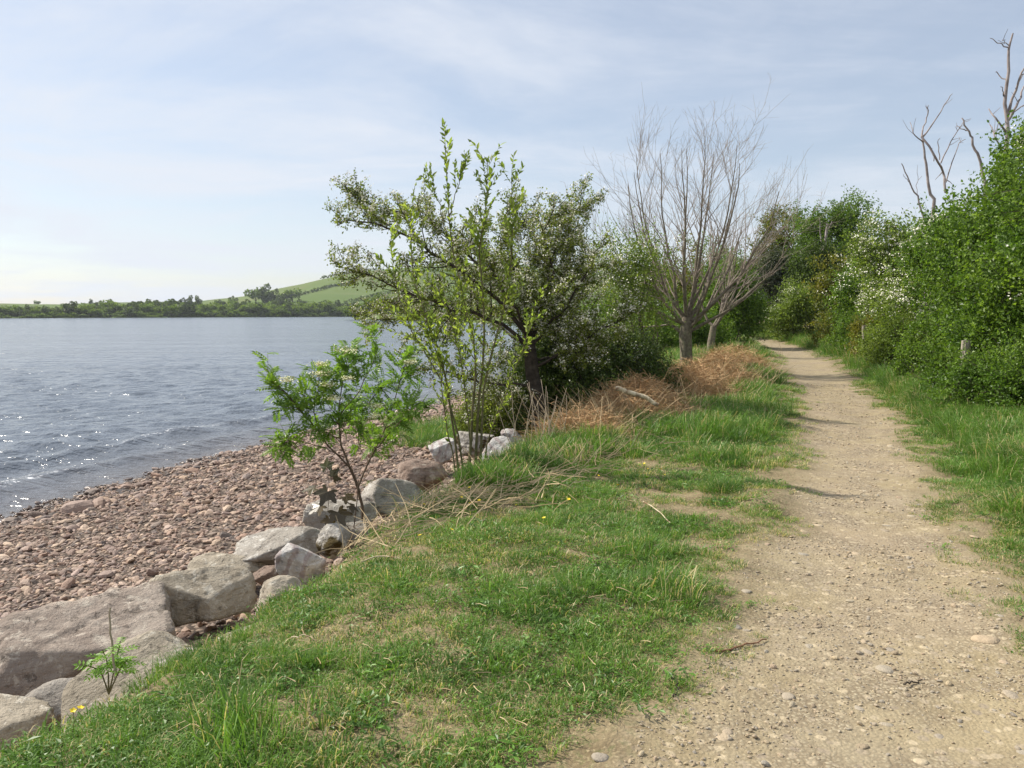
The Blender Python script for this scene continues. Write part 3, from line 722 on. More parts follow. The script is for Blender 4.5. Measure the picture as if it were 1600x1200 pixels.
boulder(618, 778, -0.42, (0.66, 0.44, 0.42), (8, 12, 28), 'rock_grey', 412, 'grey boulder with a bright edge right of the rowan', planes=7)
boulder(658, 744, -0.50, (0.62, 0.54, 0.44), (8, 6, 30), 'rock_brown', 403, 'brown boulder left of the willow sapling')
boulder(690, 706, -0.52, (0.50, 0.50, 0.44), (4, 8, 20), 'rock_white', 415, 'white boulder behind the willow sapling stems', planes=12)
boulder(742, 694, -0.48, (0.60, 0.5, 0.44), (10, 8, 20), 'rock_moss', 416, 'moss-topped boulder under the hawthorn branches')
boulder(782, 716, -0.34, (0.52, 0.40, 0.46), (14, -20, 35), 'rock_white', 418, 'tilted white boulder right of the willow sapling', planes=7)
boulder(800, 686, -0.42, (0.40, 0.36, 0.34), (0, 8, 20), 'rock_white', 409, 'pale boulder in the shade behind the tilted white one')
boulder(890, 686, -0.26, (0.34, 0.30, 0.30), (0, 0, 20), 'rock_brown', 420, 'dark brown stone in the shade beside the dead bracken')
boulder(560, 838, -0.5, (0.34, 0.3, 0.3), (0, 0, 40), 'rock_grey', 421, 'shaded grey stone directly behind the rowan foot')

# stones set in the path
pst = []
for k in range(8):
    P, F = cut_stone(2, 330 + k, 12, 0.65, 0.95, 0, 10); P = P * np.array([1, random.uniform(.6, .9), random.uniform(.16, .26)])
    pst.append(mk_mesh('stone', P, tris=F, smooth=True, mat=M['pathstone']))
qn = 0
while qn < 240:
    y = 2.7 + 9.5 * pr.random() ** 1.5; l, r_ = float(cv_pl(y)), float(cv_pr(y)); x = l - 0.1 + (r_ - l + 0.2) * pr.random()
    if 800 + FPX * x / y > 1640: continue
    s = float(np.clip(pr.lognormal(math.log(0.026), 0.42), 0.014, 0.075))
    o = mk_obj('stone', pst[pr.integers(8)], path); o.location = (x, y, float(height(x, y)) - s * 0.07); o.scale = (s,) * 3
    o.rotation_euler = (pr.normal(0, .08), pr.normal(0, .08), pr.uniform(0, 6.3)); qn += 1
gr_protos = []
for k in range(6):
    P, F = cut_stone(2, 350 + k, 10, 0.6, 0.95, 0, 10); P = P * np.array([1, random.uniform(.6, .9), random.uniform(.4, .7)])
    gr_protos.append(mk_mesh('gravel', P, tris=F, smooth=False, mat=M['pathstone']))
gc = proto_collection('gravel', gr_protos)
n = 32000
y = 2.4 + 16 * pr.random(n) ** 1.9; l, r_ = cv_pl(y), cv_pr(y); x = l - 0.15 + (r_ - l + 0.3) * pr.random(n)
clump = fbm(x * 2.2, y * 2.2, 71, 3)
keep = (pathness(x, y) > -0.05) & (pr.random(n) < sstep(0.34, 0.62, clump) * 0.9 + 0.1) & (800 + FPX * x / y < 1680)
x, y = x[keep], y[keep]; s = np.clip(pr.lognormal(math.log(0.005), 0.5, len(x)), 0.003, 0.02) * (1 + 0.03 * np.maximum(y - 5, 0))
gv = instancer('gravel', np.stack([x, y, height(x, y) + s * 0.2], 1), np.stack([pr.uniform(-.5, .5, len(x)), pr.uniform(-.5, .5, len(x)), pr.uniform(0, 6.3, len(x))], 1), np.repeat(s[:, None], 3, 1), pr.integers(0, 6, len(x)), gc)
gv.parent = path; gv['kind'] = 'stuff'

# ------------------------------------------------------------------ grass
def blade_clump(seed, n, spread, h, w, lean):
    r = np.random.default_rng(seed); V, T = [], []; o = 0
    for k in range(n):
        a = r.uniform(0, 6.3); rad = spread * math.sqrt(r.random()); b = np.array([math.cos(a) * rad, math.sin(a) * rad, -0.01])
        az = a + r.normal(0, 0.9); hh = h * r.uniform(0.45, 1.1); ln = lean * r.uniform(0.3, 1.4) * hh; ww = w * r.uniform(0.7, 1.2)
        f = np.array([math.cos(az), math.sin(az), 0]); sdv = np.array([-f[1], f[0], 0])
        tw = r.normal(0, .5); sdv = sdv * math.cos(tw) + f * math.sin(tw)
        p1 = b + f * ln * 0.22 + np.array([0, 0, hh * 0.5]); p2 = b + f * ln * 0.6 + np.array([0, 0, hh * 0.85]); p3 = b + f * ln * 1.15 + np.array([0, 0, hh * (1.0 - 0.25 * lean)])
        V += [b - sdv * ww * .5, b + sdv * ww * .5, p1 - sdv * ww * .45, p1 + sdv * ww * .45, p2 - sdv * ww * .3, p2 + sdv * ww * .3, p3]
        T += [(o, o + 1, o + 3), (o, o + 3, o + 2), (o + 2, o + 3, o + 5), (o + 2, o + 5, o + 4), (o + 4, o + 5, o + 6)]; o += 7
    return mk_mesh('grass', np.array(V), tris=np.array(T), mat=M['grass'])
gp = [blade_clump(500 + k, 92, 0.105, 0.038, 0.0044, 1.05) for k in range(3)] + [blade_clump(510 + k, 88, 0.11, 0.068, 0.0048, 0.9) for k in range(3)] + [blade_clump(520 + k, 80, 0.12, 0.20, 0.0056, 0.75) for k in range(3)]
def weed_clump(seed, n, spread, L, wr_):
    r = np.random.default_rng(seed); P = np.stack([r.normal(0, spread, n), r.normal(0, spread, n), r.uniform(.005, .03, n)], 1); a = r.uniform(0, 6.3, n)
    V, T = leaf_faces(P, np.stack([np.cos(a), np.sin(a), r.uniform(-.1, .7, n)], 1), np.stack([r.normal(0, .3, n), r.normal(0, .3, n), np.ones(n)], 1), r.uniform(.6, 1.2, n) * L, r.uniform(.7, 1.1, n) * L * wr_, .12)
    return mk_mesh('grass', V, tris=T, mat=M['weed'])
M['weed'] = leaf_mat('weed_leaf', (0.065, 0.150, 0.022), (0.120, 0.240, 0.040), (0.090, 0.180, 0.030), 0.3, inst=True)
gp += [weed_clump(540, 34, .05, .022, .8), weed_clump(541, 26, .05, .045, .35), weed_clump(542, 40, .06, .016, .9)]
gcol = proto_collection('grass', gp)
gr = np.random.default_rng(33)
def grass_field(n, y0, y1, power, scale_k):
    y = y0 + (y1 - y0) * gr.random(n) ** power
    lo = cv_bank(y) - 1.0; hi = np.minimum(cv_pr(y) + 3.4, y * 0.70 + 1)
    x = lo + (hi - lo) * gr.random(n)
    pm_ = pathness(x, y); bk = x - cv_bank(y); right = x > cv_pr(y)
    # long growth by the bank edge (from 6 m on), by the hedge foot and in scattered tufts
    tuft = sstep(0.60, 0.74, fbm(x * 1.35, y * 1.35, 81, 3))
    bare = sstep(0.54, 0.70, fbm(x * 0.75 + 4, y * 0.75, 83, 3)) * (bk < 2.4) * (y < 8) * 0.62 + sstep(0.50, 0.66, fbm(x * 2.2, y * 2.2, 85, 3)) * 0.75 * (~right) * (y < 9)
    longness = np.clip(sstep(1.5, -0.3, bk) * sstep(6.2, 7.8, y) * 0.9 + sstep(0.25, 1.3, -pm_) * right * 0.85 + tuft * 0.42 * sstep(0.1, 0.5, -pm_) + sstep(0.3, 1.1, -pm_) * sstep(8, 11, y) * 0.75, 0, 1)
    # the worn fringe next to the path
    dens = sstep(0.12, -0.42, pm_ + (fbm(x * 3.1, y * 3.1, 87, 3) - 0.5) * 0.55) * (1 - bare)
    dens = dens * np.where(bk < 0, sstep(-0.95, -0.35, bk + np.where(y < 7.2, -0.55, 0)) * sstep(0.40, 0.60, fbm(x * 1.6, y * 1.6, 88, 3) + 0.16), 1)
    longness = longness * np.where((y < 5.2) & (bk < .55), .25, 1)
    heap = np.zeros(n)
    for (hx_, hy_, hr_) in ((1.95, 12.4, 1.1), (4.5, 17.6, 1.3), (3.2, 14.8, 1.2), (6.4, 23.2, 1.4), (1.0, 10.6, .7)): heap = np.maximum(heap, np.exp(-((x - hx_) ** 2 + (y - hy_) ** 2) / hr_ ** 2 * 1.2))
    longness = longness * (1 - .85 * heap); dens = dens * (1 - .6 * heap)
    k = gr.random(n) < dens
    x, y, longness, pm_, bare = x[k], y[k], longness[k], pm_[k], bare[k]
    t = longness + gr.normal(0, 0.16, len(x))
    idx = np.where(t < 0.33, 0, np.where(t < 0.72, 3, 6)) + gr.integers(0, 3, len(x))
    idx = np.where((gr.random(len(x)) < .16) & (idx < 6), 9 + gr.integers(0, 3, len(x)), idx)
    fringe = sstep(-0.7, 0.0, pm_)
    sc = gr.uniform(0.6, 1.3, len(x)) * (1 - 0.35 * fringe) * scale_k(y)
    dry = np.clip(0.03 + 0.35 * bare + 0.16 * fringe + 0.12 * sstep(0.5, 0.7, fbm(x * 0.9, y * 0.9, 89, 3)), 0, 0.7)
    return np.stack([x, y, height(x, y)], 1), np.stack([gr.normal(0, .12, len(x)), gr.normal(0, .12, len(x)), gr.uniform(0, 6.3, len(x))], 1), np.stack([sc, sc, sc * gr.uniform(.8, 1.2, len(x))], 1), idx, dry
A = [grass_field(10000, 2.3, 7.5, 1.1, lambda y: 1.0 + 0 * y), grass_field(9500, 7.5, 18, 1.15, lambda y: 1.15 + 0.03 * (y - 7.5)), grass_field(6000, 18, 62, 1.2, lambda y: 1.6 + 0.02 * (y - 18))]
# a few grassy cushions down on the beach
def patch(cx, cy, rx, ry, n, k0, s):
    x = cx + gr.normal(0, rx, n); y = cy + gr.normal(0, ry, n)
    return np.stack([x, y, height(x, y)], 1), np.stack([gr.normal(0, .12, n), gr.normal(0, .12, n), gr.uniform(0, 6.3, n)], 1), np.repeat((gr.uniform(.8, 1.3, n) * s)[:, None], 3, 1), k0 + gr.integers(0, 3, n), np.full(n, 0.03)
for (px, py, z, rx, ry, n, k0, s) in [(625, 748, -.82, .16, .22, 130, 3, 1.3), (690, 662, -.85, .35, .9, 420, 6, 1.6), (620, 655, -.9, .3, .8, 160, 6, 1.2), (285, 1085, -.30, .14, .10, 90, 6, .55), (430, 925, -.42, .08, .12, 60, 3, 1.1), (480, 1050, -.12, .09, .08, 60, 6, .55), (1000, 870, -.05, .10, .09, 70, 6, .7), (1135, 775, -.03, .12, .10, 80, 6, .7), (860, 830, -.08, .25, .12, 90, 6, .6), (735, 768, -.28, .24, .16, 150, 6, 1.1)]:
    c = onz(px, py, z); A.append(patch(c[0], c[1], rx, ry, max(n // 5, 5), k0, s * 0.8))
cat_ = [np.concatenate([a[i] for a in A]) for i in range(5)]
g = instancer('grass', cat_[0], cat_[1], cat_[2], cat_[3], gcol, {'dry': cat_[4]})
tag(g, 'green grass covering the verges and the top of the bank', 'grass', kind='stuff')

# ------------------------------------------------------------------ branches and leaves
def tangents(P):
    T = np.empty_like(P); T[1:-1] = P[2:] - P[:-2]; T[0] = P[1] - P[0]; T[-1] = P[-1] - P[-2]; return nrm(T)
def sprout(polys, per_m, lrange, ang, up, t0=0.25, n=6, rmul=0.55, rmin=0.0025, wob=0.05, r=None, tip=0.25, taper_len=True, pref=None):
    """side branches off every polyline"""
    r = r or rng; out = []
    for P, R in polys:
        P = np.asarray(P); seg = np.linalg.norm(np.diff(P, axis=0), axis=1); Lp = seg.sum()
        k = r.poisson(per_m * Lp * (1 - t0))
        T = tangents(P)
        for _ in range(k):
            t = t0 + (1 - t0) * r.random(); f = t * (len(P) - 1); i = min(int(f), len(P) - 2); f -= i
            b = P[i] * (1 - f) + P[i + 1] * f; tg = T[i]; rad = (R[i] * (1 - f) + R[i + 1] * f)
            a = nrm(np.cross(tg, r.normal(size=3)))
            if pref is not None: a = nrm(a + np.asarray(pref)); 
            th = math.radians(r.uniform(*ang)); d = nrm(tg * math.cos(th) + a * math.sin(th))
            L = r.uniform(*lrange) * ((1.15 - 0.6 * t) if taper_len else 1.0)
            Q = [b]; 
            for s in range(n - 1):
                d = nrm(d + np.array([0, 0, up]) + r.normal(size=3) * wob); Q.append(Q[-1] + d * L / (n - 1))
            r0 = max(rad * rmul, rmin)
            out.append((np.array(Q), np.linspace(r0, max(r0 * tip, rmin * 0.6), n)))
    return out
def sample_polys(polys, step, t0=0.0, r=None):
    """points and tangents spaced along polylines"""
    r = r or rng; Ps, Ts = [], []
    for P, R in polys:
        P = np.asarray(P); seg = np.linalg.norm(np.diff(P, axis=0), axis=1); c = np.concatenate([[0], np.cumsum(seg)])
        n = max(int(c[-1] * (1 - t0) / step), 1)
        q = c[-1] * (t0 + (1 - t0) * (np.arange(n) + r.random(n)) / n)
        Ps.append(np.stack([np.interp(q, c, P[:, k]) for k in range(3)], 1))
        T = tangents(P); Ts.append(np.stack([np.interp(q, c, T[:, k]) for k in range(3)], 1))
    return np.concatenate(Ps), nrm(np.concatenate(Ts))
def leaves_on(polys, step, per, L, Wd, spread, t0=0.0, r=None, upn=0.6):
    r = r or rng
    P, T = sample_polys(polys, step, t0, r); P = np.repeat(P, per, 0); T = np.repeat(T, per, 0); n = len(P)
    P = P + r.normal(size=P.shape) * spread
    D = nrm(T * 0.5 + rdir(n, r)); N = nrm(rdir(n, r) + np.array([0, 0, upn]))
    return leaf_faces(P, D, N, r.uniform(0.6, 1.2, n) * L, r.uniform(0.6, 1.1, n) * Wd)
def blossom_on(polys, step, per, size, spread, t0=0.2, r=None, lift=0.02, prob=1.0):
    r = r or rng
    P, T = sample_polys(polys, step, t0, r)
    P = P[r.random(len(P)) < prob]
    P = np.repeat(P + np.array([0, 0, lift]), per, 0); n = len(P)
    P = P + r.normal(size=P.shape) * spread
    N = nrm(rdir(n, r) * 0.8 + np.array([-0.3, 0, 0.8])); D = nrm(np.cross(N, rdir(n, r)))
    s = r.uniform(0.7, 1.2, n) * size
    return leaf_faces(P - D * s[:, None] * .5, D, N, s, s, 0.15)
def rel(polys, b): return [(np.asarray(P) - b, R) for P, R in polys]
def pxpoly(pts, n, r0, r1, jit=0.0, r=None):
    """limb through photo pixels, each with its own distance"""
    P = smooth_poly([at(*p) for p in pts], n, jit, r)
    t = np.linspace(0, 1, n); return (P, r0 + (r1 - r0) * t ** 0.8)

# ---- leafless tree beside the path
def bare_tree(name, label, base, limbs, trunk_r, seed, dens, mat_t='bark_ash', height_k=1.0):
    r = np.random.default_rng(seed); base = np.array(base, float)
    e = empty(name, base)
    tr, lb = limbs
    tv, tq = tubes([tr] , 10); tko = part('trunk', tv, quads=tq, mat=M[mat_t], parent=e, smooth=True)
    l2 = sprout(lb, dens[0], (1.3, 2.9), (16, 44), 0.05, 0.12, 9, 0.5, 0.0055, 0.055, r)
    l3 = sprout(lb + l2, dens[1], (0.55, 1.5), (16, 42), 0.06, 0.2, 7, 0.5, 0.0034, 0.075, r)
    l4 = sprout(l2 + l3, dens[2], (0.2, 0.62), (22, 55), 0.06, 0.25, 5, 0.55, 0.0024, 0.09, r)
    for lb_ in lb: v, q = tubes([lb_], 8); part('limb', v, quads=q, mat=M[mat_t], parent=tko, smooth=True)
    v, q = tubes(l2 + l3, 5); part('branches', v, quads=q, mat=M['twig'], parent=e, smooth=True, kind='stuff')
    v, q = tubes(l4, 3); part('twigs', v, quads=q, mat=M['twig'], parent=e, kind='stuff')
    tag(e, label, 'tree'); return e, l2 + l3
def limb(b, az, spread, h, r0, r, n=10, curve_=1.6):
    """limb that leaves the trunk sideways and turns upward"""
    t = np.linspace(0, 1, n); out = spread * (1 - (1 - t) ** curve_); up = h * t ** 1.15
    P = np.array(b) + np.stack([math.cos(az) * out, math.sin(az) * out, up], 1) + np.cumsum(r.normal(size=(n, 3)) * 0.035, 0) * (t[:, None] > 0)
    return (P, r0 * (1 - 0.88 * t ** 0.8))
def spread_limbs(r, top, rad, spec):
    return [limb((top[0], top[1], top[2] * f), az + r.normal(0, .12), sp_, h, rad * k, r) for (f, az, sp_, h, k) in spec]
r7 = np.random.default_rng(71)
bx = 4.66; by = 21.5; bz = float(height(bx, by))
tr = (np.array([(0, 0, -.2), (0.02, 0, .1), (0.0, 0.02, .6), (-0.03, 0, 1.05), (0.02, 0, 1.5)]), np.array([0.24, 0.185, 0.16, 0.17, 0.13]))
spec = [(0.70, 2.9, 2.0, 3.1, .55), (0.95, 2.4, 1.5, 4.1, .5), (1.0, 1.7, 0.7, 4.6, .5), (1.0, 0.9, 1.1, 4.5, .5), (1.0, 0.2, 1.9, 4.4, .6), (0.92, -0.3, 2.6, 3.4, .52), (1.0, 4.4, 0.8, 4.3, .46), (0.85, 3.6, 1.9, 3.7, .48), (0.8, 5.3, 1.7, 3.6, .46), (1.0, 3.1, 0.8, 4.6, .46), (1.0, 0.0, .45, 4.9, .5), (0.75, -0.15, 2.9, 2.5, .42), (0.9, 2.7, 2.3, 2.3, .40), (0.9, 0.5, 2.4, 3.0, .42), (1.0, 3.4, 1.3, 4.2, .42), (1.0, -0.6, 1.3, 4.5, .44)]
bare_tree('bare_tree', 'large leafless grey tree with upswept branches left of the path', (bx, by, bz), (tr, spread_limbs(r7, (0, 0, 1.42), 0.115, [(a, b, c * (.88 if math.cos(b) > .5 else 1.1), d, e_) for a, b, c, d, e_ in spec])), 0.17, 72, (2.0, 2.9, 3.6))
bx2, by2 = 7.3, 29.5
tr2 = (np.array([(0, 0, -.2), (0.0, 0, .5), (0.08, 0, 1.1)]), np.array([0.17, 0.14, 0.11]))
spec2 = [(0.9, 0.2, 1.2, 3.0, .6), (0.95, -0.4, .9, 3.5, .6), (1.0, 0.6, 1.6, 2.5, .55), (1.0, 2.5, 1.1, 3.6, .55), (1.0, 0.0, .7, 4.0, .55)]
bare_tree('bare_tree', 'smaller leafless tree leaning towards the path behind the large bare one', (bx2, by2, float(height(bx2, by2))), (tr2, spread_limbs(r7, (0.08, 0, 1.1), 0.11, spec2)), 0.15, 73, (1.4, 2.2, 1.8))

# ---- bleached dead trees above the hedge
def dead_tree(label, Y, limbs_px, seed):
    r = np.random.default_rng(seed); tr_ = pxpoly([(*p, Y) for p in limbs_px[0][0]], 14, *limbs_px[0][1], jit=0.02, r=r)
    base = tr_[0][0].copy(); base[2] = float(height(base[0], base[1]))
    low = np.vstack([base, tr_[0]]); rad = np.concatenate([[tr_[1][0] * 1.15], tr_[1]])
    e = empty('dead_tree', base)
    rad = rad * .72
    v, q = tubes(rel([(low, rad)], base), 7); tko = part('trunk', v, quads=q, mat=M['deadwood'], parent=e, smooth=True)
    bl = []
    for pts_, rr in limbs_px[1:]:
        bl.append(pxpoly([(p[0], p[1], Y + r.normal(0, .15) * (k > 0)) for k, p in enumerate(pts_)], 9, *rr, jit=0.012, r=r))
    bl = [(P_, R_ * .75) for P_, R_ in bl]; tw = sprout(bl, 3.2, (0.15, 0.6), (30, 60), 0.05, 0.3, 5, 0.55, 0.006, 0.1, r)
    for k, b_ in enumerate(bl):
        v, q = tubes(rel([b_], base), 6); part('branch', v, quads=q, mat=M['deadwood'], parent=tko, smooth=True)
    if tw:
        v, q = tubes(rel(tw, base), 4); part('twigs', v, quads=q, mat=M['deadwood'], parent=e, kind='stuff')
    return tag(e, label, 'tree', 'dead trees above the hedge')
dead_tree('tallest bleached dead tree rising above the hedge at the right edge', 17.2, [
    ([(1566, 330), (1572, 230), (1573, 150), (1577, 80), (1582, 52)], (0.085, 0.022)),
    ([(1575, 180), (1585, 145), (1600, 110), (1618, 80)], (.045, .015)), ([(1577, 76), (1562, 68), (1548, 60)], (.02, .009)), ([(1573, 128), (1560, 115), (1556, 112)], (.02, .01)),
    ([(1571, 205), (1555, 185), (1543, 170)], (.035, .014)), ([(1574, 190), (1590, 160), (1602, 130)], (.04, .02)), ([(1572, 195), (1585, 175), (1605, 160)], (.03, .012)), ([(1565, 235), (1555, 215), (1546, 195)], (.03, .012)), ([(1568, 150), (1566, 135)], (.018, .01)), ([(1578, 72), (1570, 64), (1566, 62)], (.014, .008))], 81)
dead_tree('forked bleached dead tree behind the hedge left of the tallest one', 21.0, [
    ([(1462, 360), (1458, 320), (1452, 290), (1446, 250), (1440, 212)], (0.075, 0.03)),
    ([(1440, 214), (1448, 185), (1450, 165)], (.03, .012)), ([(1442, 214), (1460, 190), (1478, 160), (1488, 146)], (.032, .010)), ([(1442, 222), (1428, 208), (1421, 192)], (.026, .01)),
    ([(1440, 214), (1465, 252), (1474, 270), (1478, 300)], (.035, .04)), ([(1470, 255), (1484, 225), (1500, 200), (1508, 188)], (.024, .009)), ([(1478, 285), (1490, 245), (1500, 222), (1510, 218)], (.022, .009)), ([(1468, 250), (1466, 225), (1467, 217)], (.018, .01)), ([(1459, 252), (1455, 232)], (.016, .009))], 82)
dead_tree('short dead stem with bare side shoots low on the left of the forked dead tree', 20.5, [([(1450, 370), (1436, 315), (1424, 290), (1412, 262), (1407, 255)], (0.04, 0.012)), ([(1436, 315), (1432, 290), (1440, 275)], (.012, .006)), ([(1424, 290), (1410, 272)], (.012, .006))], 83)
dead_tree('slim dead stem standing between the two taller dead trees', 18.5, [([(1540, 300), (1530, 250), (1520, 220), (1510, 200), (1502, 184)], (0.055, 0.02)), ([(1512, 204), (1500, 200), (1496, 196)], (.018, .009))], 84)
dead_tree('pale broken trunk standing among the trees at the path end', 46.0, [([(1285, 440), (1288, 390), (1293, 350)], (0.16, 0.09)), ([(1286, 400), (1282, 370), (1280, 340)], (.06, .02)), ([(1290, 370), (1300, 345)], (.05, .02))], 85)

# ---- bushes: stems, leafy shoots on lobes, blossom
def bush(name, label, cat, loc, lobes, shoots, leaf=(0.05, 0.032), mat='hedge', bark='bark', blossom=0, group=None, seed=0, shoot_len=0.42, per=14, stems=6, bl_size=0.035, long_=0.12, core=0.45):
    r = np.random.default_rng(1000 + seed); z0 = float(height(loc[0], loc[1])); e = empty(name, (loc[0], loc[1], z0))
    lo = np.array(lobes, float); c = lo[:, :3]; rad = lo[:, 3:6]
    wgt = (rad[:, 0] * rad[:, 2] + rad[:, 0] * rad[:, 1]); wgt /= wgt.sum()
    shoots = int(shoots * 1.35); i = r.choice(len(lo), shoots, p=wgt); d = rdir(shoots, r); t = 1 - (1 - core) * r.random((shoots, 1)) ** 1.5
    bumpy = 1 + 0.22 * n3(c[i] + d * 1.7, seed, 1.6)[:, None] * 1.6
    P0 = c[i] + d * rad[i] * t * bumpy
    # leave out shoots buried deep inside another lobe
    q = (((P0[:, None, :] - c[None]) / rad[None]) ** 2).sum(-1); keep = (q.min(1) > 0.16) & (P0[:, 2] > 0.02)
    keep &= (n3(P0 + np.array([loc[0], loc[1], 0]), 500, 1.35 * .42 / shoot_len) > 0.0) | (r.random(len(P0)) < .12)
    P0, d = P0[keep], d[keep]; n = len(P0)
    sl = shoot_len * r.uniform(0.5, 1.15, (n, 1)); isl = r.random((n, 1)) < long_; sl = np.where(isl, sl * 1.55, sl)
    sdir = nrm(d * 0.8 + np.array([0, 0, 0.45]) + r.normal(size=(n, 3)) * 0.45)
    P1 = P0 + sdir * sl
    k = np.where(isl[:, 0], per + 6, per); idx = np.repeat(np.arange(n), k); m_ = len(idx)
    f = r.random((m_, 1)); LP = P0[idx] + (P1 - P0)[idx] * f + r.normal(size=(m_, 3)) * 0.045 * (shoot_len / 0.42)
    LD = nrm(sdir[idx] * 0.6 + rdir(m_, r)); LN = nrm(rdir(m_, r) + np.array([-0.25, 0.05, 0.7]) + d[idx] * 0.35)
    ok = LP[:, 2] > 0.015
    V, T = leaf_faces(LP[ok], LD[ok], LN[ok], r.uniform(.65, 1.25, m_)[ok] * leaf[0], r.uniform(.7, 1.15, m_)[ok] * leaf[1])
    part('foliage', V, T, mat=M[mat], parent=e)
    st = []
    for _ in range(stems):
        j = r.choice(len(lo), p=wgt); tgt = c[j] + rdir(1, r)[0] * rad[j] * 0.6; b0 = np.array([r.normal(0, .12) + tgt[0] * .25, r.normal(0, .12) + tgt[1] * .25, -0.1])
        mid = b0 * 0.45 + tgt * 0.55 + r.normal(size=3) * 0.12; mid[2] = tgt[2] * 0.45
        P = smooth_poly([b0, mid, tgt], 8, 0.015, r); st.append((P, np.linspace(.028, .009, 8) * (0.6 + lo[j, 5])))
    tw = sprout(st, 2.0, (.3, .9), (25, 60), 0.04, 0.2, 5, 0.5, 0.004, .1, r)
    sel = np.where(isl[:, 0])[0][:700]
    tw += [(np.array([P0[a] - sdir[a] * .3, P0[a], P1[a]]), np.array([.006, .005, .002])) for a in sel]
    v, q_ = tubes(st, 6); part('stems', v, quads=q_, mat=M[bark], parent=e, smooth=True, kind='stuff')
    v, q_ = tubes(tw, 3); part('twigs', v, quads=q_, mat=M[bark], parent=e, kind='stuff')
    if blossom:
        sc = n3(P1 * 0.9, seed + 77, 1.0) + 0.35 * d[:, 2] - 0.2 * d[:, 0] - 0.25 * d[:, 1] + r.normal(0, .12, n)
        pick = np.argsort(-sc)[:blossom]; B = np.repeat(P1[pick] * .7 + P0[pick] * .3, 16, 0); m2 = len(B)
        B = B + r.normal(size=B.shape) * np.array([.075, .075, .035]) * (shoot_len / .42)
        N = nrm(rdir(m2, r) * .7 + np.array([-.3, -.1, .8])); D = nrm(np.cross(N, rdir(m2, r))); s = r.uniform(.7, 1.25, m2) * bl_size
        v, t_ = leaf_faces(B, D, N, s, s, .12); part('blossom', v, t_, mat=M['blossom'], parent=e)
    return tag(e, label, cat, group)
def lobes_for(seed, rx, ry, h, k, low=0.25):
    h = h * 1.1
    r = np.random.default_rng(seed); out = []
    for _ in range(k):
        z = h * r.uniform(low, 0.84); f = 1 - 0.45 * max(0, (z / h - 0.45)) * 1.6
        a = r.uniform(0, 6.3); q = math.sqrt(r.random()) * 0.62 * f
        s = r.uniform(0.34, 0.5)
        out.append((math.cos(a) * rx * q, math.sin(a) * ry * q, z, rx * s * f, ry * s * f, min(h * r.uniform(.15, .24), h - z + 0.05)))
    out.append((0, 0, h * 0.45, rx * .62, ry * .62, h * .36)); out.append((0, 0, h * 0.16, rx * .7, ry * .7, h * .17))
    return out
HG = 'bushes of the hedge along the right of the path'
HB = [  # x, y, rx, h, material, shoots, leaf, blossom, label
    (8.5, 12.2, 1.9, 3.55, 'hedge', 4200, .050, 10, 'tall dense green hedge bush at the right picture edge'),
    (9.75, 15.6, 1.9, 4.5, 'hedge', 3600, .052, 40, 'tall hedge bush below the tallest dead tree'),
    (10.6, 18.8, 1.6, 3.75, 'hedge', 2900, .056, 70, 'green hedge bush below the forked dead tree, with some white blossom'),
    (12.2, 23.2, 2.0, 3.9, 'hedge_lt', 3000, .062, 330, 'hawthorn bush in the hedge thickly covered in white blossom'),
    (13.7, 28.0, 2.1, 4.1, 'hedge_lt', 2600, .070, 420, 'pale hawthorn bush with white blossom behind the thickly flowering one'),
    (15.4, 33.5, 2.2, 4.0, 'hedge', 2200, .080, 160, 'green hedge bush with scattered blossom further along the path'),
    (16.8, 39.5, 2.4, 3.9, 'hedge_br', 2000, .090, 60, 'bronze-tinged hedge bush near the bend of the path'),
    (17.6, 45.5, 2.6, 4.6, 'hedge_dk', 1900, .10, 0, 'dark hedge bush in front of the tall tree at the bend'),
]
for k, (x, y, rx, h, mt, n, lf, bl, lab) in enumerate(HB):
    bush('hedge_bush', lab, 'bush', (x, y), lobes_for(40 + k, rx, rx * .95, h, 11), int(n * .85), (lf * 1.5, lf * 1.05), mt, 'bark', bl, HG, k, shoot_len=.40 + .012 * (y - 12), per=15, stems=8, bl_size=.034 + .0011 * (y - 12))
# low growth at the hedge foot
LB = [(6.75, 11.9, .62, .88, 'hedge', 'low bramble mound hiding the lower half of the near fence post'), (10.5, 23.0, .75, .95, 'hedge_lt', 'pale bramble mound round the second fence post'), (12.1, 27.8, .9, 1.1, 'hedge', 'bramble mound round the furthest fence post'), (7.15, 11.0, .75, 1.0, 'hedge', 'bramble patch at the hedge foot nearest the camera'), (8.0, 14.0, .85, 1.15, 'hedge', 'leafy bramble mound in front of the fence post'), (8.9, 17.0, .9, 1.2, 'hedge', 'bramble mound left of the fence post'), (9.9, 20.5, 1.0, 1.25, 'hedge_lt', 'light green undergrowth below the forked dead tree'),
      (11.2, 24.5, 1.1, 1.35, 'hedge_br', 'brownish undergrowth below the flowering hawthorn'), (12.8, 29.5, 1.2, 1.4, 'hedge', 'undergrowth beside the path beyond the dry stalks'), (14.6, 35.5, 1.3, 1.4, 'hedge_br', 'low bronze undergrowth near the path bend')]
for k, (x, y, rx, h, mt, lab) in enumerate(LB):
    bush('bramble', lab, 'bush', (x, y), lobes_for(60 + k, rx, rx * 1.3, h, 6, .2), 1100, (.046 + .0014 * (y - 10), .034 + .001 * (y - 10)), mt, 'bark', 0, 'brambles at the hedge foot', 20 + k, shoot_len=.3, per=12, stems=7, long_=.2)
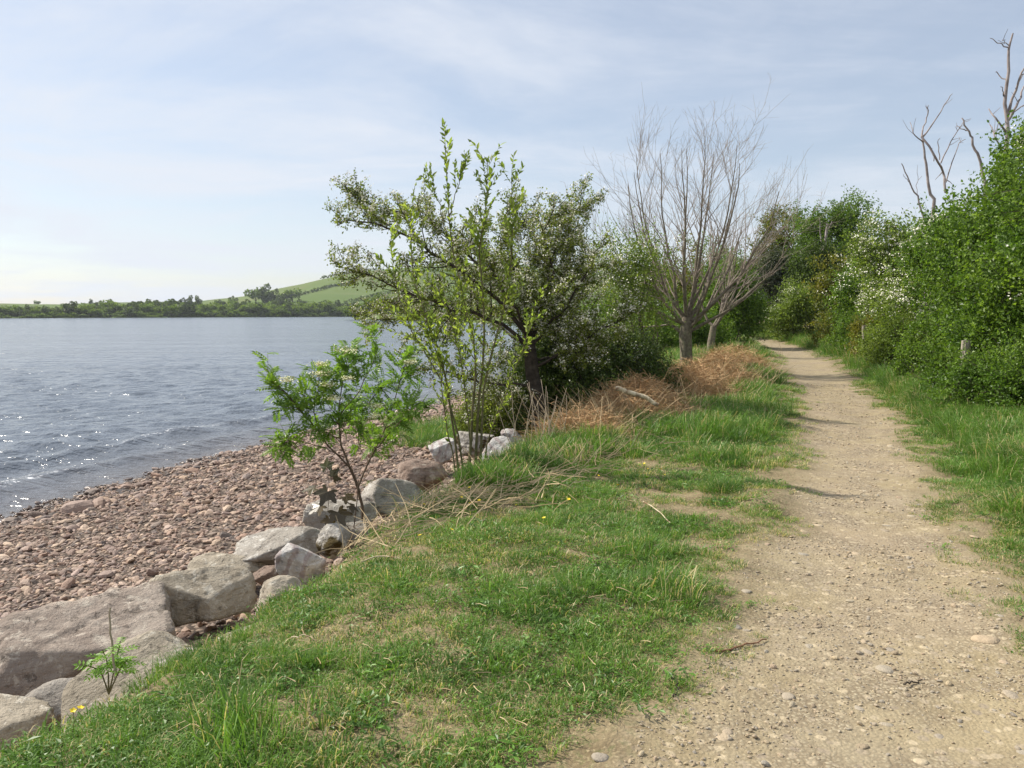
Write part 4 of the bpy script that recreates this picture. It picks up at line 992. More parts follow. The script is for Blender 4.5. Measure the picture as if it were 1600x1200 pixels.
# trees at the bend of the path
def leafy_tree(name, label, loc, lobes, shoots, leaf, mat, seed, trunk_r=.16, group='trees at the bend of the path', blossom=0):
    e = bush(name, label, 'tree', loc, lobes, shoots, (leaf, leaf * .7), mat, 'bark', blossom, group, seed, shoot_len=.75, per=15, stems=7, bl_size=.04)
    h = max(l[2] for l in lobes)
    v, q = tubes([(np.array([(0, 0, -.2), (.05, 0, h * .3), (-.05, .05, h * .6), (.1, 0, h * .85)]), np.array([trunk_r * 1.2, trunk_r, trunk_r * .7, trunk_r * .3]))], 8)
    part('trunk', v, quads=q, mat=M['bark'], parent=e, smooth=True); return e
def crown_lobes(seed, rx, h, z0, k):
    r = np.random.default_rng(seed); out = []
    for _ in range(k):
        z = r.uniform(z0, h - .8); f = math.sqrt(max(.12, 1 - ((z - (z0 + h) / 2) / ((h - z0) / 1.8)) ** 2)); a = r.uniform(0, 6.3); q = math.sqrt(r.random()) * .7 * f
        s = r.uniform(.26, .42); out.append((math.cos(a) * rx * q, math.sin(a) * rx * q, z, rx * s, rx * s, rx * s * .8))
    out.append((0, 0, (z0 + h) / 2, rx * .5, rx * .5, (h - z0) * .3)); return out
leafy_tree('leafy_tree', 'tall bright green tree above the hedge at the bend of the path', (18.9, 48.5), crown_lobes(91, 3.0, 8.1, 2.4, 13), 2300, .13, 'hedge', 30)
leafy_tree('leafy_tree', 'bronze-green tree just left of the tall tree at the bend', (17.2, 54), crown_lobes(92, 3.4, 7.9, 1.0, 13), 2300, .14, 'hedge_br', 31)
leafy_tree('leafy_tree', 'dark grey-green tree under the tall tree at the bend', (17.1, 50), crown_lobes(93, 2.2, 5.2, .8, 10), 1700, .13, 'greytwig_leaf', 32)
leafy_tree('leafy_tree', 'leafy tree closing the view where the path disappears', (14.4, 60), crown_lobes(94, 3.4, 7.0, .6, 13), 2000, .15, 'hedge', 33)
leafy_tree('leafy_tree', 'bushy tree behind the large bare tree on the lake side', (10.9, 52), crown_lobes(95, 3.2, 6.0, .5, 12), 2000, .14, 'hedge_br', 34)
leafy_tree('leafy_tree', 'bright green tree with blossom low at the path bend', (15.6, 44.2), crown_lobes(96, 1.6, 3.6, .5, 9), 1400, .105, 'hedge_lt', 35, blossom=70)
leafy_tree('leafy_tree', 'round green lakeside tree left of the large bare tree', (3.9, 35), crown_lobes(97, 2.0, 4.0, .4, 10), 1900, .10, 'hedge', 36, group='lakeside trees behind the bare tree')
leafy_tree('leafy_tree', 'yellow-green lakeside tree directly behind the large bare tree', (7.2, 40), crown_lobes(98, 2.6, 4.7, .4, 11), 2000, .11, 'hedge_lt', 37, group='lakeside trees behind the bare tree')
leafy_tree('leafy_tree', 'darker lakeside tree between the hawthorn and the round green tree', (2.0, 31), crown_lobes(99, 1.7, 2.9, .2, 9), 1700, .09, 'hedge', 38, group='lakeside trees behind the bare tree')
leafy_tree('leafy_tree', 'small leafy hawthorn with blossom left of the bare tree trunk', (3.15, 19.6), crown_lobes(100, 1.05, 3.7, 1.0, 9), 560, .060, 'hedge_lt', 39, .06, 'lakeside trees behind the bare tree', blossom=60)
leafy_tree('leafy_tree', 'dense dark tree right of the small bare tree', (9.6, 37), crown_lobes(101, 1.9, 3.8, .2, 10), 1700, .10, 'hedge', 40, group='lakeside trees behind the bare tree')

# ---- hawthorn on the bank
hw = np.random.default_rng(55)
Y0 = 13.0
trunk = pxpoly([(852, 716, 13.0), (842, 640, 13.0), (832, 580, 13.0), (826, 525, 13.0)], 10, .16, .10, .006, hw)
LIM = [([(826, 545, 13), (772, 502, 12.8), (702, 480, 12.5), (640, 458, 12.3), (590, 432, 12.2), (545, 426, 12.2)], .075),
       ([(826, 528, 13), (765, 455, 12.8), (690, 405, 12.6), (640, 372, 12.5), (575, 348, 12.5), (532, 350, 12.5)], .080),
       ([(826, 525, 13), (800, 470, 13.2), (742, 408, 13.2), (682, 352, 13.2), (620, 330, 13.2), (555, 312, 13.2)], .070),
       ([(826, 525, 13), (815, 455, 13.3), (800, 400, 13.4), (788, 352, 13.5), (800, 318, 13.5)], .060),
       ([(826, 525, 13), (850, 470, 12.9), (862, 420, 12.8), (852, 365, 12.8), (868, 318, 12.8)], .070),
       ([(828, 530, 13), (868, 470, 13.3), (892, 425, 13.5), (885, 355, 13.6), (905, 325, 13.6)], .070),
       ([(830, 540, 13), (880, 485, 12.7), (912, 432, 12.6), (932, 388, 12.5)], .055),
       ([(832, 575, 13), (890, 545, 12.8), (940, 515, 12.6), (975, 500, 12.6)], .060),
       ([(836, 600, 13), (760, 598, 12.5), (690, 578, 12.2), (628, 572, 12.1)], .045),
       ([(826, 540, 13), (760, 500, 13.8), (690, 500, 14.2), (630, 498, 14.4), (585, 500, 14.5)], .050),
       ([(828, 530, 13), (800, 480, 14.0), (760, 430, 14.6), (700, 420, 15.0)], .050),
       ([(828, 530, 13), (860, 500, 14.0), (900, 470, 14.6), (930, 450, 15.0)], .050),
       ([(826, 525, 13), (780, 440, 12.2), (750, 400, 11.9), (720, 360, 11.8)], .045),
       ([(830, 560, 13), (880, 560, 13.6), (930, 560, 14), (980, 545, 14.2)], .05)]
limbs = [pxpoly(p, 14, r_ * .5, .007, .018, hw) for p, r_ in LIM]
hb = np.array([trunk[0][0][0], trunk[0][0][1], float(height(trunk[0][0][0], trunk[0][0][1]))])
e = empty('hawthorn_tree', hb)
v, q = tubes(rel([(np.vstack([hb - np.array([0, 0, .2]), trunk[0]]), np.concatenate([[.2], trunk[1]]))], hb), 10); tko = part('trunk', v, quads=q, mat=M['bark_dk'], parent=e, smooth=True)
b2 = sprout(limbs, 9.0, (.35, 1.05), (25, 65), .05, .22, 7, .5, .006, .12, hw)
b3 = sprout(limbs + b2, 18, (.10, .30), (30, 75), .06, .2, 5, .5, .003, .12, hw)
for lb_ in rel(limbs, hb): v, q = tubes([lb_], 7); part('limb', v, quads=q, mat=M['bark_dk'], parent=tko, smooth=True)
for (px, py, Y, rx_, rz_, n_) in [(852, 405, 13.0, .42, .50, 70), (885, 372, 13.4, .38, .42, 55), (835, 465, 13.0, .50, .42, 70), (790, 490, 13.2, .50, .36, 25), (870, 500, 12.9, .48, .40, 70), (775, 560, 13.0, .48, .38, 25), (900, 440, 13.2, .36, .40, 50), (815, 350, 13.4, .34, .38, 35), (905, 545, 12.8, .45, .36, 60), (790, 615, 13.1, .45, .34, 30)]:
    c_ = at(px, py, Y); d_ = rdir(n_, hw); f_ = hw.uniform(.25, 1, (n_, 1)); p_ = c_ + d_ * f_ * np.array([rx_, rx_, rz_])
    for a_, dd in zip(p_, d_):
        g_ = nrm(dd * .8 + np.array([0, 0, .5]) + hw.normal(size=3) * .4); L_ = hw.uniform(.15, .38)
        b3.append((np.array([a_ - g_ * L_ * .6, a_, a_ + g_ * L_]), np.array([.005, .0035, .0016])))
v, q = tubes(rel(b2, hb), 5); part('branches', v, quads=q, mat=M['bark_dk'], parent=e, smooth=True, kind='stuff')
v, q = tubes(rel(b3, hb), 3); part('twigs', v, quads=q, mat=M['bark_dk'], parent=e, kind='stuff')
v, t = leaves_on(rel(b3, hb), .030, 3, .046, .034, .030, .1, hw); part('crown', v, t, mat=M['haw'], parent=e)
v, t = blossom_on(rel(b3, hb), .085, 9, .030, .028, .2, hw, .04, .8); part('blossom', v, t, mat=M['blossom'], parent=e)
tag(e, 'wind-shaped hawthorn tree in white blossom overhanging the lake', 'tree')

# dark thicket round its foot
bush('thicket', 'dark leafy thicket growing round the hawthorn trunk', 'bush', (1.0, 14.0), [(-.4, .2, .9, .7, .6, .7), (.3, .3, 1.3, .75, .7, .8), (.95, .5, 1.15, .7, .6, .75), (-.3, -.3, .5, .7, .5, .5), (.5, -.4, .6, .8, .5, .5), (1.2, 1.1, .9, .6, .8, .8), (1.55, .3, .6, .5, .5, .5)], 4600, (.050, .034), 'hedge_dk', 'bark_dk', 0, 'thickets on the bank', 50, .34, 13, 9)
bush('thicket', 'green thicket behind the dead bracken, left of the bare tree', 'bush', (1.85, 17.4), [(0, 0, .9, .7, .7, .8), (.55, .4, .8, .55, .6, .6), (-.7, .5, 1.2, .7, .7, .9)], 2200, (.055, .038), 'haw', 'bark_dk', 30, 'thickets on the bank', 51, .36, 13, 8)
bush('thicket', 'low thicket at the water edge left of the hawthorn foot', 'bush', (-.35, 14.6), [(0, 0, .55, .6, .6, .5), (.5, .3, .75, .6, .6, .5)], 1300, (.045, .03), 'haw', 'bark_dk', 30, 'thickets on the bank', 52, .3, 13, 7)
bush('thicket', 'leafy scrub closing the gap behind the two bare trees', 'bush', (6.3, 31.5), [(0, 0, .9, 1.1, .9, .9), (1.3, .6, .9, 1.0, .9, .9), (-1.2, .4, 1.0, 1.0, .9, .9)], 1900, (.09, .06), 'hedge', 'bark_dk', 0, 'thickets on the bank', 54, .5, 13, 8)
bush('thicket', 'leafy scrub at the foot of the large bare tree', 'bush', (3.75, 21.9), [(-.3, 0, .4, .6, .6, .35), (-.8, .6, .7, .6, .6, .5)], 900, (.06, .04), 'haw', 'bark_dk', 0, 'thickets on the bank', 53, .34, 12, 7)

# ---- leaves as single pieces
def leaf_mesh(name, L, Wd, mat, seg=4, curl=.12, fold=.16):
    t = np.linspace(0, 1, seg + 1); w = np.sin(np.pi * np.clip(t, 0, 1) ** .85) * Wd * .5
    V, F = [], []
    for k in range(seg + 1):
        z = -curl * L * t[k] ** 2
        V += [(L * t[k], w[k], z + fold * w[k] * 2), (L * t[k], 0, z), (L * t[k], -w[k], z + fold * w[k] * 2)]
    for k in range(seg):
        a = k * 3; F += [(a, a + 1, a + 4, a + 3), (a + 1, a + 2, a + 5, a + 4)]
    return mk_mesh(name, np.array(V), quads=np.array(F), smooth=True, mat=mat)
def pinnate_mesh(name, L, pairs, mat, lw=.011, ll=.045):
    V, T = [], []; o = 0; ang = math.radians(62)
    P, D, N = [], [], []
    for k in range(pairs):
        x = L * (.22 + .72 * k / (pairs - 1)); z = -.22 * L * (x / L) ** 2
        for s_ in (-1, 1):
            P.append((x, 0, z)); D.append((math.cos(ang), s_ * math.sin(ang), -.12)); N.append((0, -s_ * .3, 1))
    P.append((L, 0, -.22 * L)); D.append((1, 0, -.4)); N.append((0, 0, 1))
    v, t = leaf_faces(np.array(P), np.array(D), np.array(N), np.full(len(P), ll), np.full(len(P), lw * 1.6), .12)
    x = np.linspace(0, L, 5); cv = np.stack([x, 0 * x, -.22 * L * (x / L) ** 2], 1)
    tv, tq = tubes([(cv, np.linspace(.0018, .0008, 5))], 3)
    return mk_mesh(name, np.vstack([v, tv]), tris=t, quads=tq + len(v), mat=mat)
def palmate_mesh(name, R_, mat):
    pts_ = []; lob = [(-125, .62), (-62, .9), (0, 1.0), (62, .9), (125, .62)]
    for k, (a, rr) in enumerate(lob):
        for da, f in ((-17, .62), (-9, .86), (0, 1.0), (9, .86), (17, .62)):
            pts_.append((math.radians(a + da), rr * f))
        if k < 4: pts_.append((math.radians(a + 31), .56))
    V = [(0, 0, 0)] + [(math.cos(a) * r_ * R_, math.sin(a) * r_ * R_, -.25 * R_ * r_ ** 2 + (.02 * R_ if i % 6 == 2 else -.01 * R_)) for i, (a, r_) in enumerate(pts_)]
    T = [(0, i, i + 1) for i in range(1, len(pts_))]
    return mk_mesh(name, np.array(V), tris=np.array(T), mat=mat)
def nearest_stem(stems_, p):
    return stems_[int(np.argmin([np.linalg.norm(P - p, axis=1).min() for P, _ in stems_]))][1]
def place_leaf(mesh, parent, p, d, n, s, name='leaf'):
    d = Vector(d).normalized(); n = Vector(n); y = n.cross(d).normalized(); z = d.cross(y)
    o = mk_obj(name, mesh, parent)
    m_ = Matrix((d, y, z)).transposed().to_4x4(); m_.translation = Vector(p)
    o.matrix_basis = m_ @ Matrix.Diagonal((s, s, s, 1)); return o

# willow sapling
ws = np.random.default_rng(66)
WS = [([(724, 772, 8.6), (706, 660, 8.6), (692, 570, 8.55), (660, 480, 8.5), (640, 390, 8.5), (648, 292, 8.5)], .013),
      ([(734, 772, 8.6), (737, 660, 8.6), (742, 560, 8.6), (722, 450, 8.65), (700, 330, 8.7), (693, 206, 8.7)], .017),
      ([(742, 772, 8.6), (747, 640, 8.6), (758, 520, 8.6), (750, 400, 8.55), (758, 330, 8.5), (763, 248, 8.5)], .016),
      ([(748, 772, 8.6), (758, 600, 8.55), (790, 470, 8.5), (800, 370, 8.45), (800, 264, 8.4)], .014),
      ([(728, 772, 8.6), (704, 630, 8.6), (652, 530, 8.7), (622, 450, 8.75), (610, 378, 8.8)], .011),
      ([(716, 768, 8.55), (695, 640, 8.5), (685, 560, 8.5), (672, 520, 8.5)], .008),
      ([(744, 772, 8.6), (772, 660, 8.7), (812, 560, 8.8), (835, 480, 8.9)], .010),
      ([(738, 772, 8.55), (730, 640, 8.4), (715, 540, 8.35), (690, 470, 8.3), (655, 420, 8.3)], .009),
      ([(700, 345, 8.7), (712, 300, 8.68), (722, 265, 8.65), (727, 242, 8.65)], .005),
      ([(696, 360, 8.7), (682, 310, 8.75), (668, 280, 8.75)], .005)]
wst = [pxpoly(p, 14, r_ * 1.25, max(r_ * .18, .0016), .008, ws) for p, r_ in WS]
wb = np.array([*onz(736, 772, -.3)[:2], 0]); wb[0], wb[1] = wst[1][0][0][0], wst[1][0][0][1]; wb[2] = float(height(wb[0], wb[1]))
e = empty('willow_sapling', wb)
for P, R in wst[:8]: P[0, 2] = min(P[0, 2], wb[2] - .05)
wso = []
for k, (P, R) in enumerate(rel(wst, wb)):
    v, q = tubes([(P, R)], 6); wso.append((P, None)); wso[-1] = (P, part('stem', v, quads=q, mat=M['stemgreen'], parent=e, smooth=True))
wt = sprout(wst, 11, (.12, .55), (22, 50), .07, .32, 6, .5, .002, .07, ws)
v, q = tubes(rel(wt, wb), 4); part('twigs', v, quads=q, mat=M['stemgreen'], parent=e, smooth=True, kind='stuff')
lm1 = leaf_mesh('leaf', .072, .030, M['willow'])
P, T = sample_polys(rel(wst, wb), .026, .36, ws); P2, T2 = sample_polys(rel(wt, wb), .019, .08, ws)
P = np.vstack([P, P2]); T = np.vstack([T, T2]); n = len(P); D = nrm(T * .9 + rdir(n, ws) * .9 + np.array([0, 0, .15])); N = nrm(rdir(n, ws) + np.array([0, 0, .8])); sz = ws.uniform(.6, 1.25, n)
order = np.argsort(-(sz + .25 * (P[:, 2] > 2.6)))
for k in order[:300]: place_leaf(lm1, nearest_stem(wso, P[k]), P[k], D[k], N[k], sz[k])
k = order[300:]
v, t = leaf_faces(P[k], D[k], N[k], sz[k] * .062, sz[k] * .030); part('small_leaves', v, t, mat=M['willow'], parent=e, kind='stuff')
tag(e, 'slender multi-stemmed willow sapling in front of the hawthorn', 'sapling')

# rowan
rw = np.random.default_rng(67)
RS = [([(564, 842, 7.5), (566, 800, 7.5), (560, 765, 7.5), (546, 730, 7.45)], .017, .013), ([(546, 730, 7.45), (510, 690, 7.4), (474, 645, 7.35), (442, 608, 7.3), (416, 578, 7.3)], .010, .003), ([(546, 730, 7.45), (532, 690, 7.4), (530, 640, 7.35), (537, 590, 7.3), (545, 548, 7.3)], .011, .003),
      ([(560, 760, 7.5), (580, 715, 7.6), (602, 668, 7.7), (622, 612, 7.8), (640, 552, 7.8)], .010, .003), ([(538, 715, 7.45), (505, 700, 7.3), (470, 690, 7.2), (446, 690, 7.15)], .006, .002), ([(590, 700, 7.6), (615, 670, 7.5), (640, 640, 7.45), (655, 615, 7.4)], .006, .002), ([(531, 650, 7.35), (560, 610, 7.4), (580, 570, 7.45), (590, 530, 7.5)], .006, .002), ([(575, 720, 7.6), (560, 690, 7.9), (570, 640, 8.0), (600, 600, 8.05)], .007, .002), ([(505, 690, 7.4), (490, 640, 7.3), (498, 600, 7.25), (500, 582, 7.25)], .005, .002)]
rst = [pxpoly(p, 10, a, b, .006, rw) for p, a, b in RS]
rb = rst[0][0][0].copy(); rb[2] = float(height(rb[0], rb[1])); rst[0][0][0, 2] = rb[2] - .05
e = empty('rowan_shrub', rb)
rso = []
for k, (P, R) in enumerate(rel(rst, rb)):
    v, q = tubes([(P, R)], 6); rso.append((P, None)); rso[-1] = (P, part('stem', v, quads=q, mat=M['stemred'], parent=e, smooth=True))
rt_ = sprout(rst[1:], 38, (.10, .32), (30, 65), .06, .25, 5, .5, .002, .08, rw)
v, q = tubes(rel(rt_, rb), 4); part('twigs', v, quads=q, mat=M['stemred'], parent=e, smooth=True, kind='stuff')
pm1 = pinnate_mesh('leaf', .112, 5, M['rowan'], .0140, .043)
P, T = sample_polys(rel(rt_, rb), .030, .2, rw); P2, T2 = sample_polys(rel(rst[1:], rb), .06, .4, rw); P = np.vstack([P, P2]); T = np.vstack([T, T2])
n = len(P)
D = nrm(T * .5 + rdir(n, rw) + np.array([0, 0, .1])); N = nrm(np.array([0, 0, 1.0]) + rdir(n, rw) * .45)
lsz = rw.uniform(.65, 1.25, n); order = np.argsort(-lsz)
for k in order[:300]: place_leaf(pm1, nearest_stem(rso, P[k]), P[k], D[k], N[k], lsz[k])
pv = np.empty(len(pm1.vertices) * 3, np.float32); pm1.vertices.foreach_get('co', pv); pv = pv.reshape(-1, 3)
pf = np.array([tuple(p.vertices) for p in pm1.polygons if len(p.vertices) == 3]); Vs, Ts = [], []
for j, k in enumerate(order[300:1700]):
    y_ = nrm(np.cross(N[k], D[k])); z_ = np.cross(D[k], y_); Vs.append(P[k] + (pv @ np.stack([D[k], y_, z_])) * lsz[k]); Ts.append(pf + j * len(pv))
if Vs: part('small_leaves', np.concatenate(Vs), np.concatenate(Ts), mat=M['rowan'], parent=e, kind='stuff')
for (px, py, Y, s) in [(500, 590, 7.22, 1.2), (540, 553, 7.28, 1.2), (512, 606, 7.28, .9), (447, 598, 7.28, .9), (590, 640, 7.5, .9), (522, 628, 7.25, .8), (585, 655, 7.45, .8), (544, 596, 7.25, .7), (500, 575, 7.25, .8), (640, 572, 7.6, .7)]:
    c = at(px, py - 6, Y - .22) - rb; m_ = 120; B = c + rw.normal(size=(m_, 3)) * np.array([.040, .040, .014]) * s; N_ = nrm(rdir(m_, rw) * .6 + np.array([0, 0, 1])); D_ = nrm(np.cross(N_, rdir(m_, rw)))
    v, t = leaf_faces(B, D_, N_, np.full(m_, .017), np.full(m_, .017), .1); part('flower_cluster', v, t, mat=M['cream'], parent=e)
tag(e, 'small rowan shrub with cream flower heads growing among the bank boulders', 'shrub')

# sycamore seedling
sy = np.random.default_rng(68)
st = [pxpoly([(549, 848, 7.3), (546, 826, 7.28), (528, 812, 7.25), (512, 800, 7.2)], 8, .005, .003, .002, sy), pxpoly([(549, 848, 7.3), (556, 800, 7.3), (560, 750, 7.32)], 8, .006, .004, .002, sy), pxpoly([(512, 800, 7.2), (515, 770, 7.2), (512, 735, 7.2)], 6, .003, .002, .002, sy)]
sb = st[0][0][0].copy(); sb[2] = float(height(sb[0], sb[1])); st[0][0][0, 2] = sb[2] - .05; st[1][0][0, 2] = sb[2] - .05
e = empty('sycamore_seedling', sb)
for P, R in rel(st, sb): v, q = tubes([(P, R)], 5); part('stem', v, quads=q, mat=M['stemred'], parent=e, smooth=True)
pal = palmate_mesh('leaf', .125, M['syc'])
for (px, py, Y, s, d, n_) in [(512, 768, 7.15, 1.2, (-.3, -.6, -.6), (.1, -.8, .5)), (528, 800, 7.15, 1.25, (.5, -.5, -.6), (.2, -.6, .7)), (500, 790, 7.2, 1.0, (-.8, -.3, -.4), (-.1, -.5, .8)), (520, 745, 7.2, .9, (.3, -.3, .5), (0, -.8, .5)), (490, 762, 7.2, .9, (-.9, -.2, -.1), (0, -.3, 1)), (540, 775, 7.2, .9, (.9, -.2, -.2), (0, -.4, 1)), (510, 730, 7.25, .8, (-.1, .3, .8), (-.3, -.8, .3)), (515, 812, 7.2, .8, (-.2, -.5, -.8), (.1, -.8, .3)), (548, 790, 7.25, .8, (.7, .2, -.4), (.1, -.3, .9))]:
    place_leaf(pal, e, at(px, py, Y) - sb, d, n_, s)
tag(e, 'young sycamore seedling with dark reddish drooping leaves beside the rowan', 'seedling')

# green seedling among the boulders
gs = np.random.default_rng(69); c0 = at(170, 1085, 3.72)
e = empty('ash_seedling', c0); pm2 = pinnate_mesh('leaf', .08, 4, M['seedling'], .009, .034)
stp = [smooth_poly([np.zeros(3), (at(px, py, 3.66) - c0) * .5 + np.array([0, .02, .03]), at(px, py, 3.62) - c0], 6) for px, py in ((138, 1040), (160, 1015), (188, 1002), (200, 1030))]
for s_ in stp: v, q = tubes([(s_, np.linspace(.004, .002, 6))], 5); part('stem', v, quads=q, mat=M['stemgreen'], parent=e, smooth=True)
for k in range(44):
    s_ = stp[k % 4]; f = gs.uniform(2.0, 4.99); i_ = int(f); p = s_[i_] * (1 - f + i_) + s_[min(i_ + 1, 5)] * (f - i_); a = gs.uniform(0, 6.3)
    place_leaf(pm2, e, p, (math.cos(a), math.sin(a), gs.uniform(-.1, .5)), (gs.normal(0, .3), gs.normal(0, .3) - .2, 1), gs.uniform(.6, 1.0))
tag(e, 'bright green seedling growing between the largest slab and the angular tan slab', 'seedling')

# ------------------------------------------------------------------ dead stalks, bracken, wood
def strip(P, w0, w1, nvec):
    P = np.asarray(P); n = len(P); T = tangents(P); sdv = nrm(np.cross(T, nvec)); w = np.linspace(w0, w1, n)[:, None] * .5
    V = np.stack([P - sdv * w, P + sdv * w], 1).reshape(-1, 3); i = np.arange(n - 1)[:, None] * 2
    return V, (i + np.array([0, 1, 3, 2])).reshape(-1, 4)
def join(parts_):
    Vs, Fs, o = [], [], 0
    for v, f in parts_: Vs.append(v); Fs.append(f + o); o += len(v)
    return np.concatenate(Vs), np.concatenate(Fs)
def bracken_heap(label, c, rx, ry, h, n, seed, rot=0):
    r = np.random.default_rng(seed); z0 = float(height(c[0], c[1])); e = empty('dead_bracken', (c[0], c[1], z0), rot); ps = []
    for k in range(n):
        a = r.uniform(0, 6.3); q = math.sqrt(r.random()); bx_, by_ = math.cos(a) * rx * q, math.sin(a) * ry * q
        hz_ = h * (1 - q * q) * r.uniform(.3, 1.0); L = r.uniform(.25, .8); az = r.uniform(0, 6.3); el = r.normal(.12, .35)
        d = np.array([math.cos(az) * math.cos(el), math.sin(az) * math.cos(el), math.sin(el)]); p = np.array([bx_, by_, hz_ + .03]) - d * L * .5
        Q = [p]
        for s_ in range(4): d = nrm(d + np.array([0, 0, -.13]) + r.normal(size=3) * .1); Q.append(Q[-1] + d * L / 4)
        Q = np.array(Q); Q[:, 2] = np.maximum(Q[:, 2], r.uniform(-.05, .04)); ps.append(strip(Q, r.uniform(.005, .010), .002, rdir(1, r)[0]))
        if r.random() < .65:      # curled side fronds
            for j in range(6):
                b_ = Q[1 + j % 4]; dd = nrm(rdir(1, r)[0] + np.array([0, 0, -.2])); ps.append(strip(np.array([b_, b_ + dd * .05, b_ + dd * .10 + np.array([0, 0, -.02])]), .006, .002, rdir(1, r)[0]))
    v, q = join(ps); part('fronds', v, quads=q, mat=M['bracken'], parent=e, kind='stuff')
    ps = []
    for k in range(int(n * .22)):
        b_ = np.array([r.uniform(-rx, rx), r.uniform(-ry, ry), 0]); az = r.uniform(0, 6.3); d = nrm(np.array([math.cos(az) * .6, math.sin(az) * .6, r.uniform(.3, 1)])); L = r.uniform(.35, .95)
        ps.append(strip(np.array([b_, b_ + d * L * .5, b_ + d * L + np.array([0, 0, -.06])]), .008, .004, rdir(1, r)[0]))
    v, q = join(ps); part('stalks', v, quads=q, mat=M['straw'], parent=e, kind='stuff')
    return tag(e, label, 'bracken', 'heaps of dead bracken')
bracken_heap('heap of brown dead bracken under the fallen branch', (1.95, 12.2), .9, 1.1, .74, 2100, 201)
bracken_heap('brown dead bracken right of the bare tree trunk', (4.5, 17.6), .9, 1.6, .78, 1800, 202)
bracken_heap('flattened dead bracken spilling towards the path', (3.2, 14.8), .95, 1.2, .78, 1900, 203)
bracken_heap('dead bracken furthest along beside the path', (6.4, 23.2), 1.0, 2.0, .75, 1500, 204)
bracken_heap('thin scatter of dead bracken at the bank edge near the boulders', (1.0, 10.6), .7, .9, .42, 1100, 205)
# straw lying in the grass
sr = np.random.default_rng(206); ps = []
def straw(px, py, z, L, az, el, w=.006):
    p = onz(px, py, z); p[2] = float(height(p[0], p[1])) + .09; d = np.array([math.cos(az) * math.cos(el), math.sin(az) * math.cos(el), math.sin(el)])
    Q = [p]; 
    for s_ in range(4): d = nrm(d + sr.normal(size=3) * .12 + np.array([0, 0, -.05])); Q.append(Q[-1] + d * L / 4)
    Q = np.array(Q); Q[:, 2] = np.maximum(Q[:, 2], height(Q[:, 0], Q[:, 1]) + .025); return strip(Q, w, w * .4, nrm(np.array([sr.normal() * .4, -1, .6])))
for k in range(720):
    t = sr.random(); px = 560 + 460 * t + sr.normal(0, 40); py = np.interp(px, [560, 640, 760, 880, 1000], [835, 800, 790, 745, 690]) + sr.normal(0, 26)
    ps.append(straw(px, py, -.1, sr.uniform(.12, .55), sr.normal(.9, .55) if sr.random() < .7 else sr.uniform(0, 6.3), sr.normal(.18, .25), sr.uniform(.004, .009)))
for k in range(140):
    px = sr.uniform(250, 1050); py = sr.uniform(820, 1180); ps.append(straw(px, py, -.05, sr.uniform(.03, .10), sr.uniform(0, 6.3), .05, .004))
v, q = join(ps); tag(part('dry_straw', v, quads=q, mat=M['straw']), 'dry straw-coloured stalks strewn through the grass at the bank edge', 'straw', kind='stuff')
def stalk_clump(label, px, py, z, n, h, spread, mat, seed, name='dry_stalks', lean=.25):
    r = np.random.default_rng(seed); c = onz(px, py, z); c[2] = float(height(c[0], c[1])); e = empty(name, c)
    for k in range(n):
        b_ = np.array([r.normal(0, spread), r.normal(0, spread), -.03]); d = nrm(np.array([r.normal(0, lean), r.normal(0, lean), 1])); L = h * r.uniform(.6, 1.1)
        Q = smooth_poly([b_, b_ + d * L * .5 + r.normal(size=3) * .02, b_ + d * L + r.normal(size=3) * .05], 6)
        v, q = tubes([(Q, np.linspace(.006, .0025, 6))], 4); part('stalk', v, quads=q, mat=M[mat], parent=e, smooth=True)
    return tag(e, label, 'stalks')
stalk_clump('bunch of bare grey stalks in front of the dark thicket', 845, 715, -.2, 26, .95, .17, 'greystalk', 211)
stalk_clump('pale upright dry stalks at the hedge foot beside the path', 1355, 572, .05, 34, .62, .22, 'straw', 212, lean=.15)
stalk_clump('dry reed stalks at the path edge past the bracken', 1170, 560, -.02, 30, .6, .5, 'straw', 213, lean=.12)
stalk_clump('pair of dry stalks leaning beside the dark gap between boulders', 268, 1012, -.38, 3, .24, .02, 'straw', 214, lean=.3)
stalk_clump('tuft of dry grass stems at the foot of the sapling', 900, 735, -.1, 14, .4, .15, 'straw', 215, lean=.4)
stalk_clump('two pale dry stems crossing in the grass right of the path', 1450, 606, .05, 3, .6, .04, 'straw', 216, lean=.6)
def stick(name, label, pts_, r0, r1, mat, cat='stick', sides=6, jit=.004):
    P = smooth_poly(pts_, 10, jit, np.random.default_rng(int(abs(pts_[0][0]) * 1000) % 9999)); b_ = P[0].copy()
    v, q = tubes([(P - b_, np.linspace(r0, r1, 10))], sides); n0 = len(v)
    o = mk_obj(name, mk_mesh(name, v, quads=q, smooth=True, mat=M[mat])); o.location = tuple(b_); return tag(o, label, cat)
def gpt(px, py, lift=0.012, z=0.0):
    p = onz(px, py, z); p[2] = float(height(p[0], p[1])) + lift; return p
stick('fallen_branch', 'pale peeled branch lying on top of the dead bracken', [at(962, 607, 11.3), at(985, 613, 11.25), at(1010, 622, 11.2), at(1028, 634, 11.15)], .035, .028, 'logwood', 'branch', 8, .006)
stick('twig', 'reddish twig lying on the left side of the path', [gpt(1118, 1010), gpt(1150, 1002), gpt(1175, 994), gpt(1198, 986)], .006, .003, 'stick')
stick('twig', 'short dark twig on the middle of the path', [gpt(1412, 1054), gpt(1425, 1050), gpt(1440, 1048)], .004, .003, 'bark_dk')
stick('twig', 'small crooked twig at the worn left edge of the path', [gpt(1052, 1080), gpt(1060, 1066), gpt(1058, 1054)], .004, .002, 'bark_dk')
stick('upright_stick', 'thin upright stick standing among the front boulders', [at(179, 1060, 3.60), at(176, 1010, 3.60), at(172, 948, 3.60)], .006, .004, 'greystalk')
